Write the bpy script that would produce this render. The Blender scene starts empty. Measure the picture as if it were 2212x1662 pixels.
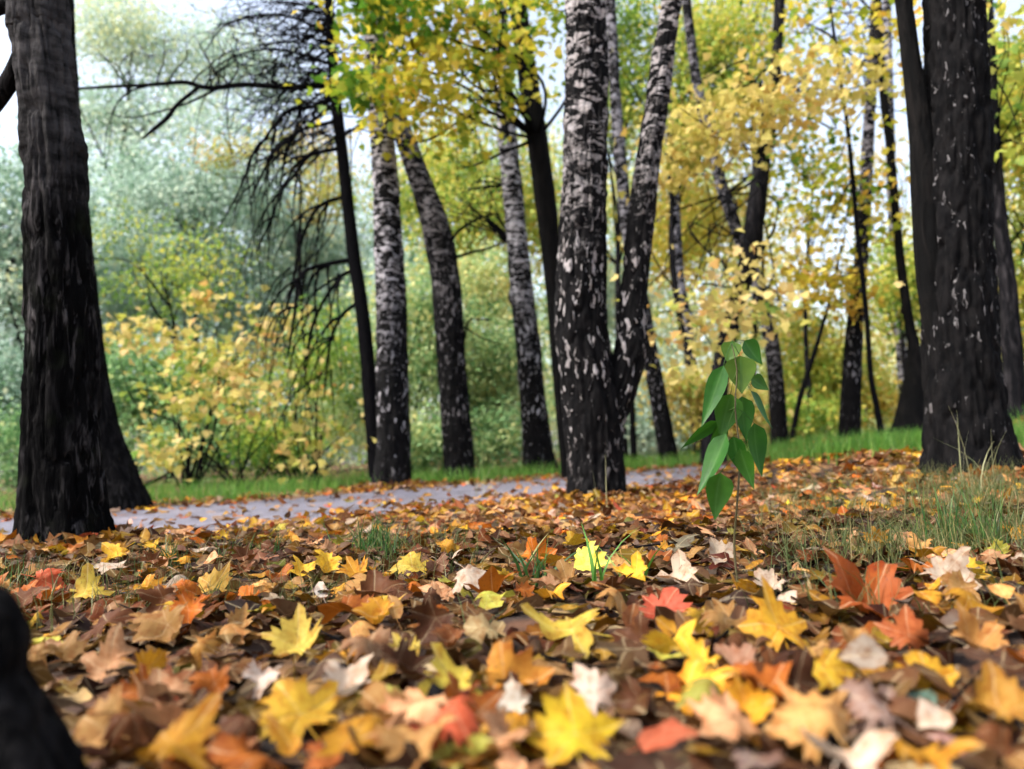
import bpy, math, random
import numpy as np
from mathutils import Matrix, Vector

# ------------------------------------------------------------------ camera, sky, sun, exposure
SC = bpy.context.scene
COL = SC.collection
rng = np.random.default_rng(7)
random.seed(7)
F, CX, CY = 1660.0, 1106.0, 831.0            # picture measured at 2212 x 1662
ZC = 0.36
PITCH, ROLL = math.radians(5.3), math.radians(2.5)
MR = Matrix.Rotation(math.pi / 2 + PITCH, 3, 'X') @ Matrix.Rotation(-ROLL, 3, 'Z')
cam = bpy.data.cameras.new('camera'); camo = bpy.data.objects.new('camera', cam); COL.objects.link(camo)
camo.matrix_world = Matrix.Translation((0, 0, ZC)) @ MR.to_4x4()
cam.sensor_width = 36.0; cam.lens = F / 2212 * 36; cam.clip_start = 0.02; cam.clip_end = 600
cam.dof.use_dof = True; cam.dof.focus_distance = 2.3; cam.dof.aperture_fstop = 2.0
SC.camera = camo
W = bpy.data.worlds.new('World'); SC.world = W; W.use_nodes = True
wn = W.node_tree.nodes; wl = W.node_tree.links
sky = wn.new('ShaderNodeTexSky'); sky.sky_type = 'NISHITA'; sky.sun_disc = False
SUN_EL, SUN_AZ = math.radians(52), math.radians(-112)        # azimuth from +Y (view direction) towards +X
sky.sun_elevation = SUN_EL; sky.sun_rotation = SUN_AZ
sky.air_density = 1.0; sky.dust_density = 3.5; sky.ozone_density = 1.0
wn['Background'].inputs['Strength'].default_value = 0.13
hs = wn.new('ShaderNodeHueSaturation'); hs.inputs['Saturation'].default_value = 0.6      # thin cloud: greyer than a clear sky
wl.new(sky.outputs[0], hs.inputs['Color']); wl.new(hs.outputs[0], wn['Background'].inputs['Color'])
sl = bpy.data.lights.new('sun', 'SUN'); sl.energy = 1.4; sl.angle = math.radians(14); sl.color = (1, 0.96, 0.9)
so = bpy.data.objects.new('sun', sl); COL.objects.link(so)
sd = Vector((math.sin(SUN_AZ) * math.cos(SUN_EL), math.cos(SUN_AZ) * math.cos(SUN_EL), math.sin(SUN_EL)))
so.rotation_euler = sd.to_track_quat('Z', 'Y').to_euler()
VS = SC.view_settings
VS.view_transform = 'Standard'; VS.look = 'None'; VS.gamma = 1; VS.use_curve_mapping = False; VS.exposure = 1.85
SC.cycles.use_denoising = True
SC.cycles.max_bounces = 4; SC.cycles.diffuse_bounces = 3; SC.cycles.glossy_bounces = 1; SC.cycles.transmission_bounces = 3
SC.cycles.use_adaptive_sampling = True; SC.cycles.adaptive_threshold = 0.03; SC.cycles.caustics_reflective = False

# ------------------------------------------------------------------ helpers
def un(x, y, d):
    """point at forward distance d seen at picture position x, y"""
    v = MR @ Vector(((x - CX) / F, -(y - CY) / F, -1.0))
    v *= d / v.y
    return np.array((v.x, v.y, v.z + ZC))
def setp(o, label=None, cat=None, group=None, kind=None):
    if label: o['label'] = label
    if cat: o['category'] = cat
    if group: o['group'] = group
    if kind: o['kind'] = kind
    return o
def empty(name, loc):
    o = bpy.data.objects.new(name, None); COL.objects.link(o); o.location = tuple(float(a) for a in loc); o.empty_display_size = 0.1
    return o
def nmesh(name, V, Fc, smooth=False):
    """mesh from arrays; Fc is a list of integer arrays (n,3) / (n,4) / (n,k)"""
    me = bpy.data.meshes.new(name)
    V = np.asarray(V, np.float32)
    if not isinstance(Fc, list): Fc = [Fc]
    Fc = [np.asarray(f, np.int32) for f in Fc if len(f)]
    me.vertices.add(len(V)); me.vertices.foreach_set('co', V.ravel())
    nl = sum(f.size for f in Fc); npoly = sum(len(f) for f in Fc)
    me.loops.add(nl); me.polygons.add(npoly)
    me.loops.foreach_set('vertex_index', np.concatenate([f.ravel() for f in Fc]))
    tot = np.concatenate([np.full(len(f), f.shape[1], np.int32) for f in Fc])
    me.polygons.foreach_set('loop_start', np.concatenate(([0], np.cumsum(tot)[:-1])).astype(np.int32))
    me.polygons.foreach_set('loop_total', tot)
    if smooth: me.polygons.foreach_set('use_smooth', np.ones(npoly, bool))
    me.update(calc_edges=True); me.validate()
    return me
def fattr(me, name, a):
    at = me.attributes.new(name, 'FLOAT', 'POINT'); at.data.foreach_set('value', np.asarray(a, np.float32).ravel())
def cattr(me, name, a):
    at = me.attributes.new(name, 'FLOAT_COLOR', 'POINT'); at.data.foreach_set('color', np.asarray(a, np.float32).ravel())
def add(name, me, mat, parent=None, origin=None):
    o = bpy.data.objects.new(name, me); COL.objects.link(o)
    if mat and not me.materials: me.materials.append(mat)
    if parent: o.parent = parent
    if origin is not None: o.location = tuple(float(a) for a in origin)
    return o
def vnoise(u, v, seed=0, pu=64):
    """smooth value noise, periodic in u with period pu cells"""
    r = np.random.default_rng(seed); g = r.random((pu, 257))
    iu = np.floor(u).astype(int); iv = np.floor(v).astype(int)
    fu = u - iu; fv = v - iv
    fu = fu * fu * (3 - 2 * fu); fv = fv * fv * (3 - 2 * fv)
    a = g[iu % pu, iv % 257]; b = g[(iu + 1) % pu, iv % 257]; c = g[iu % pu, (iv + 1) % 257]; d = g[(iu + 1) % pu, (iv + 1) % 257]
    return (a * (1 - fu) + b * fu) * (1 - fv) + (c * (1 - fu) + d * fu) * fv
def resample(P, R, step):
    P = np.asarray(P, float); R = np.asarray(R, float)
    n = len(P)
    if n == 2:
        L = np.linalg.norm(P[1] - P[0]); k = max(2, int(L / step) + 1); t = np.linspace(0, 1, k)[:, None]
        return P[0] * (1 - t) + P[1] * t, R[0] * (1 - t[:, 0]) + R[1] * t[:, 0]
    op, orr = [], []
    for i in range(n - 1):
        p0 = P[max(i - 1, 0)]; p1 = P[i]; p2 = P[i + 1]; p3 = P[min(i + 2, n - 1)]
        k = max(1, int(np.linalg.norm(p2 - p1) / step)); t = (np.arange(k) / k)[:, None]
        op.append(0.5 * (2 * p1 + (p2 - p0) * t + (2 * p0 - 5 * p1 + 4 * p2 - p3) * t ** 2 + (3 * p1 - p0 - 3 * p2 + p3) * t ** 3))
        orr.append(R[i] * (1 - t[:, 0]) + R[i + 1] * t[:, 0])
    op.append(P[-1:]); orr.append(R[-1:])
    return np.concatenate(op), np.concatenate(orr)
def frames(P):
    T = np.gradient(P, axis=0); T /= np.linalg.norm(T, axis=1)[:, None] + 1e-9
    mean = T.mean(0); ref = np.array((1., 0, 0)) if abs(mean[0]) < 0.75 else np.array((0, 1., 0))
    U = ref - (T @ ref)[:, None] * T; U /= np.linalg.norm(U, axis=1)[:, None] + 1e-9
    return T, U, np.cross(T, U)
def tube(P, R, n=7, step=0.05, rad=None, cap=True):
    """swept tube; rad(theta, s, R) may return displaced radii"""
    P, R = resample(P, R, step)
    T, U, Vv = frames(P)
    th = np.linspace(0, 2 * np.pi, n, endpoint=False)
    s = np.concatenate(([0], np.cumsum(np.linalg.norm(np.diff(P, axis=0), axis=1))))
    RR = np.repeat(R[:, None], n, 1)
    if rad is not None: RR = rad(th[None, :], s[:, None], RR)
    V = P[:, None, :] + RR[..., None] * (np.cos(th)[None, :, None] * U[:, None, :] + np.sin(th)[None, :, None] * Vv[:, None, :])
    m = len(P); i = np.arange(m - 1)[:, None] * n; j = np.arange(n)[None, :]; j2 = (j + 1) % n
    Q = np.stack((i + j, i + j2, i + n + j2, i + n + j), -1).reshape(-1, 4)
    V = V.reshape(-1, 3); tris = np.zeros((0, 3), int)
    if cap:
        a = len(V); V = np.concatenate((V, P[:1], P[-1:])); jj = np.arange(n); b = (m - 1) * n
        tris = np.concatenate((np.stack((np.full(n, a), (jj + 1) % n, jj), -1), np.stack((np.full(n, a + 1), b + jj, b + (jj + 1) % n), -1)))
    return V, Q, tris
def join(parts):
    Vs, Qs, Ts, o = [], [], [], 0
    for V, Q, T in parts:
        Vs.append(V); Qs.append(Q + o); Ts.append(T + o); o += len(V)
    return np.concatenate(Vs), [np.concatenate(Qs), np.concatenate(Ts)]

# ------------------------------------------------------------------ materials
class NT:
    def __init__(s, name):
        s.m = bpy.data.materials.new(name); s.m.use_nodes = True; s.t = s.m.node_tree; s.t.nodes.clear()
        s.out = s.n('OutputMaterial')
    def n(s, k, **kw):
        nd = s.t.nodes.new('ShaderNode' + k)
        for a, v in kw.items():
            if a in ('op',): nd.operation = v
            elif hasattr(nd, a): setattr(nd, a, v)
            else: nd.inputs[a].default_value = v
        return nd
    def l(s, a, b): s.t.links.new(a, b)
    def obj(s, scale=(1, 1, 1)):
        tc = s.n('TexCoord'); mp = s.n('Mapping'); mp.inputs['Scale'].default_value = scale
        s.l(tc.outputs['Object'], mp.inputs[0]); return mp.outputs[0]
    def noise(s, vec, scale, detail=4, rough=0.55, dist=0.0):
        nd = s.n('TexNoise'); nd.inputs['Scale'].default_value = scale; nd.inputs['Detail'].default_value = detail
        nd.inputs['Roughness'].default_value = rough; nd.inputs['Distortion'].default_value = dist
        if vec is not None: s.l(vec, nd.inputs['Vector'])
        return nd.outputs['Fac']
    def ramp(s, fac, stops, interp='LINEAR'):
        nd = s.n('ValToRGB'); cr = nd.color_ramp; cr.interpolation = interp
        while len(cr.elements) < len(stops): cr.elements.new(0.5)
        for e, (p, c) in zip(cr.elements, stops):
            e.position = p; e.color = (c, c, c, 1) if isinstance(c, (int, float)) else (*c, 1)
        s.l(fac, nd.inputs[0]); return nd.outputs[0]
    def mix(s, fac, a, b, blend='MIX'):
        nd = s.n('Mix'); nd.data_type = 'RGBA'; nd.blend_type = blend
        for v, k in ((fac, 0), (a, 6), (b, 7)):
            if hasattr(v, 'links') or hasattr(v, 'is_linked'): s.l(v, nd.inputs[k])
            else: nd.inputs[k].default_value = v if k == 0 else (*v, 1)
        return nd.outputs[2]
    def math(s, op, a, b=0.0, clamp=False):
        nd = s.n('Math'); nd.operation = op; nd.use_clamp = clamp
        for v, k in ((a, 0), (b, 1)):
            if hasattr(v, 'is_linked'): s.l(v, nd.inputs[k])
            else: nd.inputs[k].default_value = v
        return nd.outputs[0]
    def bsdf(s, col, rough=0.7, spec=0.3, bump=None, bs=0.5, bd=0.01, transl=0.0, tcol=None):
        p = s.n('BsdfPrincipled')
        if hasattr(col, 'is_linked'): s.l(col, p.inputs['Base Color'])
        else: p.inputs['Base Color'].default_value = (*col, 1)
        if hasattr(rough, 'is_linked'): s.l(rough, p.inputs['Roughness'])
        else: p.inputs['Roughness'].default_value = rough
        p.inputs['Specular IOR Level'].default_value = spec
        if bump is not None:
            b = s.n('Bump'); b.inputs['Strength'].default_value = bs; b.inputs['Distance'].default_value = bd
            s.l(bump, b.inputs['Height']); s.l(b.outputs[0], p.inputs['Normal'])
        o = p.outputs[0]
        if transl > 0:
            t = s.n('BsdfTranslucent'); c = tcol if tcol is not None else col
            if hasattr(c, 'is_linked'): s.l(c, t.inputs[0])
            else: t.inputs[0].default_value = (*c, 1)
            mx = s.n('MixShader'); mx.inputs[0].default_value = transl
            s.l(o, mx.inputs[1]); s.l(t.outputs[0], mx.inputs[2]); o = mx.outputs[0]
        s.l(o, s.out.inputs['Surface']); return s.m
    def attr(s, name, typ='GEOMETRY'):
        nd = s.n('Attribute'); nd.attribute_type = typ; nd.attribute_name = name; return nd

def mat_bark(name, dark=(0.0018, 0.0017, 0.0018), light=(0.028, 0.025, 0.025), sc=1.0):
    t = NT(name)
    v = t.obj((9 * sc, 9 * sc, 1.7 * sc)); n1 = t.noise(v, 3.0, 6, 0.6, 0.6)
    n2 = t.noise(t.obj(), 2.2, 3)
    f = t.math('MULTIPLY', t.ramp(n1, [(0.46, 0.0), (0.66, 1.0)]), t.ramp(n2, [(0.35, 0.15), (0.7, 1.0)]))
    return t.bsdf(t.mix(f, dark, light), 0.95, 0.06, n1, 1.0, 0.035)
def mat_bark_tall(name, z0, z1):
    """furrowed black bark that turns smoother and grey higher up the trunk"""
    t = NT(name); n1 = t.noise(t.obj((9, 9, 1.7)), 3.0, 6, 0.6, 0.6); n2 = t.noise(t.obj(), 2.2, 3)
    f = t.math('MULTIPLY', t.ramp(n1, [(0.52, 0.0), (0.64, 1.0)]), t.ramp(n2, [(0.4, 0.1), (0.65, 1.0)]))
    tc = t.n('TexCoord'); sp = t.n('SeparateXYZ'); t.l(tc.outputs['Object'], sp.inputs[0])
    mr = t.n('MapRange'); mr.inputs['From Min'].default_value = z0; mr.inputs['From Max'].default_value = z1
    t.l(t.math('ADD', sp.outputs['Z'], t.math('MULTIPLY', t.math('SUBTRACT', n2, 0.5), 0.8)), mr.inputs['Value'])
    lo = t.mix(f, (0.0014, 0.0013, 0.0014), (0.085, 0.077, 0.077))
    hi = t.mix(t.ramp(t.noise(t.obj((3, 3, 7)), 3, 5), [(0.35, 0.0), (0.7, 1.0)]), (0.012, 0.0115, 0.0115), (0.075, 0.07, 0.071))
    moss = t.mix(t.math('MULTIPLY', t.ramp(t.noise(t.obj(), 6, 4), [(0.55, 0.0), (0.72, 1.0)]), 0.5), lo, (0.010, 0.012, 0.006))
    return t.bsdf(t.mix(mr.outputs[0], moss, hi), 0.95, 0.06, n1, 1.0, 0.035)
def mat_birch(name, lo, hi, pale=(0.25, 0.24, 0.255), warm=(0.19, 0.165, 0.16), th=0.625, fs=1.0):
    """black fissured butt with pale flakes below lo, white bark with black bands above hi (metres up the trunk)"""
    t = NT(name)
    vl = t.obj((24 * fs, 24 * fs, 9.5 * fs)); fl = t.noise(vl, 1.0, 3, 0.55, 0.7)
    vu = t.obj((8, 8, 19)); up = t.noise(vu, 1.0, 4, 0.6, 0.9)
    vd = t.obj((10, 10, 70)); da = t.noise(vd, 1.0, 2, 0.5, 0.2)
    tc = t.n('TexCoord'); sp = t.n('SeparateXYZ'); t.l(tc.outputs['Object'], sp.inputs[0])
    mr = t.n('MapRange'); mr.inputs['From Min'].default_value = lo; mr.inputs['From Max'].default_value = hi; mr.clamp = True
    wob = t.math('ADD', sp.outputs['Z'], t.math('MULTIPLY', t.math('SUBTRACT', t.noise(t.obj(), 2.5, 2), 0.5), 1.1))
    t.l(wob, mr.inputs['Value']); h = mr.outputs[0]
    # threshold falls with height: more pale bark
    cl = t.math('MULTIPLY', t.math('SUBTRACT', t.noise(t.obj((1, 1, 0.8)), 2.6, 2), 0.5), 0.32)
    fl = t.math('ADD', fl, cl); up = t.math('ADD', up, cl)
    thl = t.math('SUBTRACT', th, t.math('MULTIPLY', h, 0.07))
    low = t.ramp(t.math('ADD', t.math('SUBTRACT', fl, thl), 0.5), [(0.49, 0.0), (0.53, 1.0)])
    upm = t.ramp(t.math('ADD', t.math('SUBTRACT', up, t.math('SUBTRACT', 0.62, t.math('MULTIPLY', h, 0.11))), 0.5), [(0.48, 0.0), (0.54, 1.0)])
    upm = t.math('MULTIPLY', upm, t.ramp(da, [(0.30, 0.05), (0.36, 1.0)]))
    m = t.mix(t.ramp(h, [(0.25, 0.0), (0.8, 1.0)]), low, upm)
    base = t.ramp(sp.outputs['Z'], [(0.10, 0.0), (0.55, 1.0)])
    m2 = t.math('MULTIPLY', m, base)
    pl = t.mix(t.noise(t.obj(), 9, 3), tuple(1.1 * a for a in pale), warm)
    dk = t.ramp(t.noise(t.obj((8, 8, 3)), 3, 4), [(0.4, (0.002, 0.002, 0.0023)), (0.75, (0.010, 0.009, 0.009))])
    return t.bsdf(t.mix(m2, dk, pl), 0.9, 0.08, t.math('ADD', t.math('MULTIPLY', m2, 0.6), fl), 0.7, 0.015)
def mat_foliage(name, stops, transl=0.45, spec=0.25):
    t = NT(name)
    a = t.attr('rnd').outputs['Fac']
    c = t.ramp(a, stops)
    return t.bsdf(c, 0.55, spec, transl=transl)
def mat_leaf(name, single):
    t = NT(name)
    if single:
        oi = t.n('ObjectInfo'); c = oi.outputs['Color']; oi2 = t.n('VectorMath'); oi2.operation = 'ADD'; t.l(t.obj(), oi2.inputs[0]); t.l(oi.outputs['Location'], oi2.inputs[1])
        ns = t.noise(oi2.outputs[0], 4.5, 5, 0.62, 0.4); sp = t.noise(oi2.outputs[0], 17, 3, 0.55)
    else:
        c = t.attr('col').outputs['Color']; ns = t.noise(t.obj(), 26, 3, 0.6); sp = t.noise(t.obj(), 80, 1, 0.5)
    vein = t.attr('vein').outputs['Fac']
    v = t.math('POWER', vein, 9.0)
    c1 = t.mix(t.math('MULTIPLY', t.ramp(ns, [(0.46, 0.0), (0.66, 1.0)]), 0.8), c, t.mix(1.0, c, (0.62, 0.36, 0.22), 'MULTIPLY'))
    c2 = t.mix(t.math('MULTIPLY', t.ramp(sp, [(0.62, 0.0), (0.68, 1.0)]), 0.75), c1, (0.06, 0.025, 0.012))
    edge = t.attr('edge').outputs['Fac']
    c2 = t.mix(t.math('MULTIPLY', t.math('POWER', edge, 6.0), t.math('MULTIPLY', ns, 0.8)), c2, t.mix(1.0, c, (0.45, 0.25, 0.15), 'MULTIPLY'))
    c3 = t.mix(t.math('MULTIPLY', v, 0.7), c2, t.mix(0.5, c, (0.75, 0.6, 0.35)))
    return t.bsdf(c3, t.ramp(ns, [(0.3, 0.45), (0.7, 0.8)]), 0.15, t.math('ADD', t.math('MULTIPLY', v, -0.6), ns), 0.35, 0.004, transl=0.2, tcol=c)

M = {}
M['bark'] = mat_bark('dark_bark')
M['bark_grey'] = mat_bark('grey_bark', (0.005, 0.005, 0.006), (0.05, 0.045, 0.048))
M['bark_smooth'] = mat_bark('smooth_dark_bark', (0.004, 0.004, 0.004), (0.014, 0.012, 0.011), 0.6)
M['twig'] = mat_bark('twig_bark', (0.003, 0.003, 0.004), (0.010, 0.009, 0.010), 2)
M['leaf1'] = mat_leaf('fallen_leaf_single', True)
M['leafn'] = mat_leaf('fallen_leaf_many', False)
PAL = {
 'gold': [(0.0, (0.05, 0.13, 0.012)), (0.3, (0.20, 0.27, 0.02)), (0.55, (0.45, 0.38, 0.03)), (0.8, (0.55, 0.42, 0.06)), (1.0, (0.44, 0.25, 0.03))],
 'yellow': [(0.0, (0.14, 0.26, 0.05)), (0.25, (0.42, 0.41, 0.07)), (0.55, (0.64, 0.53, 0.17)), (0.85, (0.64, 0.48, 0.19)), (1.0, (0.50, 0.28, 0.07))],
 'tan': [(0.0, (0.26, 0.28, 0.05)), (0.35, (0.54, 0.46, 0.10)), (0.7, (0.66, 0.55, 0.18)), (1.0, (0.52, 0.34, 0.08))],
 'lime': [(0.0, (0.05, 0.13, 0.02)), (0.3, (0.16, 0.26, 0.04)), (0.6, (0.33, 0.37, 0.06)), (0.85, (0.50, 0.43, 0.08)), (1.0, (0.55, 0.38, 0.08))],
 'pale': [(0.0, (0.06, 0.14, 0.05)), (0.3, (0.18, 0.30, 0.12)), (0.6, (0.34, 0.40, 0.18)), (0.85, (0.52, 0.46, 0.18)), (1.0, (0.56, 0.42, 0.16))],
 'grey': [(0.0, (0.08, 0.14, 0.09)), (0.3, (0.19, 0.28, 0.20)), (0.6, (0.34, 0.42, 0.36)), (0.85, (0.40, 0.44, 0.34)), (1.0, (0.50, 0.44, 0.22))],
 'green': [(0.0, (0.015, 0.06, 0.01)), (0.4, (0.05, 0.15, 0.02)), (0.75, (0.13, 0.25, 0.04)), (1.0, (0.28, 0.30, 0.06))],
}
for k in ('pale', 'lime', 'grey', 'gold'): PAL[k] = [(p, tuple(min(0.7, a * (1.6 if k == 'grey' else 1.4 if k == 'pale' else 1.3)) for a in c)) for p, c in PAL[k]]  # grey-green leaves paled most: distance haze is put into their colour
for k, st in PAL.items(): M['f_' + k] = mat_foliage('foliage_' + k, st)

# ------------------------------------------------------------------ terrain
CP = []                      # control points x, y, z of the ground
def cp(x, y, d): CP.append(un(x, y, d))
for x, y, d in ((140, 1192, 3.4), (230, 1102, 6.8), (845, 1055, 9.3), (995, 1040, 11.0), (1165, 1025, 11.8), (1290, 1085, 5.6), (1448, 1010, 12.5),
                (1540, 1005, 11.5), (1687, 975, 13.0), (1835, 950, 12.0), (1960, 942, 11.0), (2100, 1037, 4.5), (2190, 915, 8.0),
                (1650, 1003, 6.0), (1850, 985, 6.0), (2000, 978, 6.2)): cp(x, y, d)
for p in ((0, 0, 0), (0, 1, 0), (0.6, 1.0, 0.0), (-0.7, 1.0, 0), (0, 2, 0), (1, 2, 0.005), (-1, 2, 0), (2, 2, 0.04), (0, 3.5, 0), (0.8, 3.5, 0.01), (-4, 3.6, 0), (-6, 3.2, 0), (-3.2, 5, 0),
          (-1.2, 7, 0.0), (0.6, 8.6, 0.02), (2.2, 9.3, 0.05), (4.5, 9.9, 0.10), (9, 10.5, 0.2), (1.2, 4.6, -0.01), (1.5, 5.6, -0.015), (1.4, 7.0, -0.02), (2.0, 7.4, 0.0), (2.2, 8.2, 0.02), (-2, -2, 0), (2, -2, 0.05), (-8, 10, 0), (-8, 20, 0.1), (0, 22, 0.1), (8, 22, 0.3), (8, 4, 0.6),
          (-20, 0, 0), (-20, 40, 0.3), (0, 50, 0.4), (20, 40, 0.6), (20, 10, 0.8), (0, -20, 0), (20, -10, 0.4)): CP.append(np.array(p, float))
CP = np.array(CP)
PATHC, _ = resample([(-16, 0.6, 0), (-10, 1.6, 0), (-6, 3.2, 0), (-3.2, 5.0, 0), (-1.2, 7.0, 0), (0.6, 8.6, 0), (2.2, 9.3, 0), (4.5, 9.9, 0), (9, 10.5, 0), (16, 10.5, 0), (26, 9, 0)], np.zeros(11), 0.25)
def pdist(x, y):
    x = np.asarray(x, float); y = np.asarray(y, float)
    out = np.full(x.shape, 1e9)
    for a in PATHC[:, :2]: out = np.minimum(out, (x - a[0]) ** 2 + (y - a[1]) ** 2)
    return np.sqrt(out)
def base_z(x, y):
    x = np.asarray(x, float); y = np.asarray(y, float)
    nume = np.zeros(x.shape); den = np.zeros(x.shape)
    for p in CP:
        w = 1 / ((x - p[0]) ** 2 + (y - p[1]) ** 2 + 0.06) ** 1.6
        nume += w * p[2]; den += w
    return nume / den
def gz(x, y):
    return float(base_z(np.array([x]), np.array([y]))[0])
def axis(lo, hi, a, b, fine, grow):
    c = list(np.arange(a, b + 1e-6, fine)); s = fine; v = a
    left = []
    while v > lo: s *= grow; v -= s; left.append(v)
    s = fine; v = c[-1]; right = []
    while v < hi: s *= grow; v += s; right.append(v)
    return np.array(left[::-1] + c + right)
xs = axis(-220, 220, -5, 6, 0.07, 1.12); ys = axis(-60, 320, 0.2, 13, 0.07, 1.12)
GX, GY = np.meshgrid(xs, ys); GZ = base_z(GX, GY); PD = pdist(GX, GY)
GZ = GZ - 0.03 * np.clip((1.55 - PD) / 0.15, 0, 1)
lump = (vnoise(GX * 3 + 50, GY * 3 + 20, 3, 97) - 0.5) * 0.04 + (vnoise(GX * 9 + 50, GY * 9 + 20, 4, 97) - 0.5) * 0.015
GZ += lump * np.clip((PD - 1.5) / 0.3, 0, 1) * (np.hypot(GX, GY) < 30)
nx, ny = len(xs), len(ys)
ii = (np.arange(ny - 1)[:, None] * nx + np.arange(nx - 1)[None, :]).ravel()
t = NT('woodland_floor')
vo = t.n('TexVoronoi'); vo.inputs['Scale'].default_value = 13; t.l(t.obj(), vo.inputs['Vector'])
sepc = t.n('SeparateColor'); t.l(vo.outputs['Color'], sepc.inputs[0])
leafc = t.ramp(sepc.outputs[0], [(0.0, (0.05, 0.025, 0.015)), (0.35, (0.13, 0.06, 0.03)), (0.6, (0.28, 0.15, 0.06)), (0.8, (0.36, 0.22, 0.07)), (1.0, (0.40, 0.30, 0.16))])
soil = t.ramp(t.noise(t.obj(), 14, 5), [(0.35, (0.010, 0.007, 0.006)), (0.7, (0.045, 0.028, 0.020))])
gcol = t.mix(t.ramp(t.noise(t.obj(), 5, 4), [(0.40, 0.0), (0.58, 1.0)]), soil, leafc)
M['ground'] = t.bsdf(gcol, 0.85, 0.2, t.noise(t.obj(), 30, 5), 0.8, 0.02)
me = nmesh('ground', np.stack((GX, GY, GZ), -1).reshape(-1, 3), np.stack((ii, ii + 1, ii + nx + 1, ii + nx), -1), True)
setp(add('ground', me, M['ground']), kind='structure')
# path
PC, _ = resample(PATHC[::4], np.zeros(len(PATHC[::4])), 0.12)
T = np.gradient(PC, axis=0); T /= np.linalg.norm(T, axis=1)[:, None]; N = np.stack((-T[:, 1], T[:, 0], 0 * T[:, 0]), -1)
k = 25; off = np.linspace(-1, 1, k)
ed = 1.5 + 0.16 * (vnoise(np.arange(len(PC)) * 0.35, np.zeros(len(PC)), 11, 97) - 0.5)
PV = PC[:, None, :] + (off[None, :, None] * ed[:, None, None]) * N[:, None, :]
PV[..., 2] = base_z(PV[..., 0], PV[..., 1]) + 0.008 * (1 - off[None, :] ** 2) - 0.012 * (np.abs(off[None, :]) > 0.99)
i0 = (np.arange(len(PC) - 1)[:, None] * k + np.arange(k - 1)[None, :]).ravel()
t = NT('worn_asphalt')
a1 = t.ramp(t.noise(t.obj(), 220, 3), [(0.3, (0.08, 0.076, 0.095)), (0.7, (0.19, 0.18, 0.22))])
a2 = t.mix(t.ramp(t.noise(t.obj(), 3.0, 5), [(0.45, 0.0), (0.75, 0.6)]), a1, (0.25, 0.215, 0.235))
a2 = t.mix(t.math('MULTIPLY', t.ramp(t.noise(t.obj(), 1.4, 6, 0.65, 0.5), [(0.5, 0.0), (0.68, 1.0)]), 0.7), a2, (0.07, 0.058, 0.06))
vc = t.n('TexVoronoi'); vc.feature = 'DISTANCE_TO_EDGE'; vc.inputs['Scale'].default_value = 0.9; vm = t.n('VectorMath'); vm.operation = 'ADD'; nz = t.n('TexNoise'); nz.inputs['Scale'].default_value = 5; t.l(t.obj(), nz.inputs['Vector']); t.l(t.obj(), vm.inputs[0]); t.l(nz.outputs['Color'], vm.inputs[1]); t.l(vm.outputs[0], vc.inputs['Vector'])
a2 = t.mix(t.ramp(vc.outputs['Distance'], [(0.008, 0.8), (0.02, 0.0)]), a2, (0.02, 0.018, 0.018))
M['path'] = t.bsdf(a2, 0.65, 0.3, t.noise(t.obj(), 160, 4), 0.5, 0.006)
setp(add('path', nmesh('path', PV.reshape(-1, 3), np.stack((i0, i0 + 1, i0 + k + 1, i0 + k), -1), True), M['path']), kind='structure')

# ------------------------------------------------------------------ leaf shapes
HALF = [(0.12, -0.05), (0.22, -0.13), (0.27, -0.06), (0.40, -0.08), (0.40, 0.02), (0.36, 0.10), (0.47, 0.12), (0.52, 0.21), (0.63, 0.26), (0.74, 0.40),
        (0.60, 0.43), (0.56, 0.53), (0.45, 0.52), (0.33, 0.47), (0.33, 0.58), (0.36, 0.72), (0.21, 0.71), (0.15, 0.84)]
TIPS = {(0.40, -0.08), (0.74, 0.40), (0.0, 1.0)}
def outline(kind):
    if kind == 'maple': h = HALF
    elif kind == 'maple_lo': h = [(0.20, -0.12), (0.40, -0.08), (0.36, 0.10), (0.52, 0.20), (0.74, 0.40), (0.52, 0.52), (0.33, 0.47), (0.34, 0.70), (0.15, 0.84)]
    elif kind == 'maple_far': h = [(0.38, -0.08), (0.35, 0.10), (0.74, 0.38), (0.33, 0.46), (0.33, 0.70)]
    else: h = [(0.14, 0.04), (0.30, 0.18), (0.36, 0.36), (0.32, 0.55), (0.20, 0.78)]
    r = [(x, y) for x, y in h]; l = [(-x, y) for x, y in reversed(h)]
    return [(0, 0.03)] + r + [(0, 1.0)] + l
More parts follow.
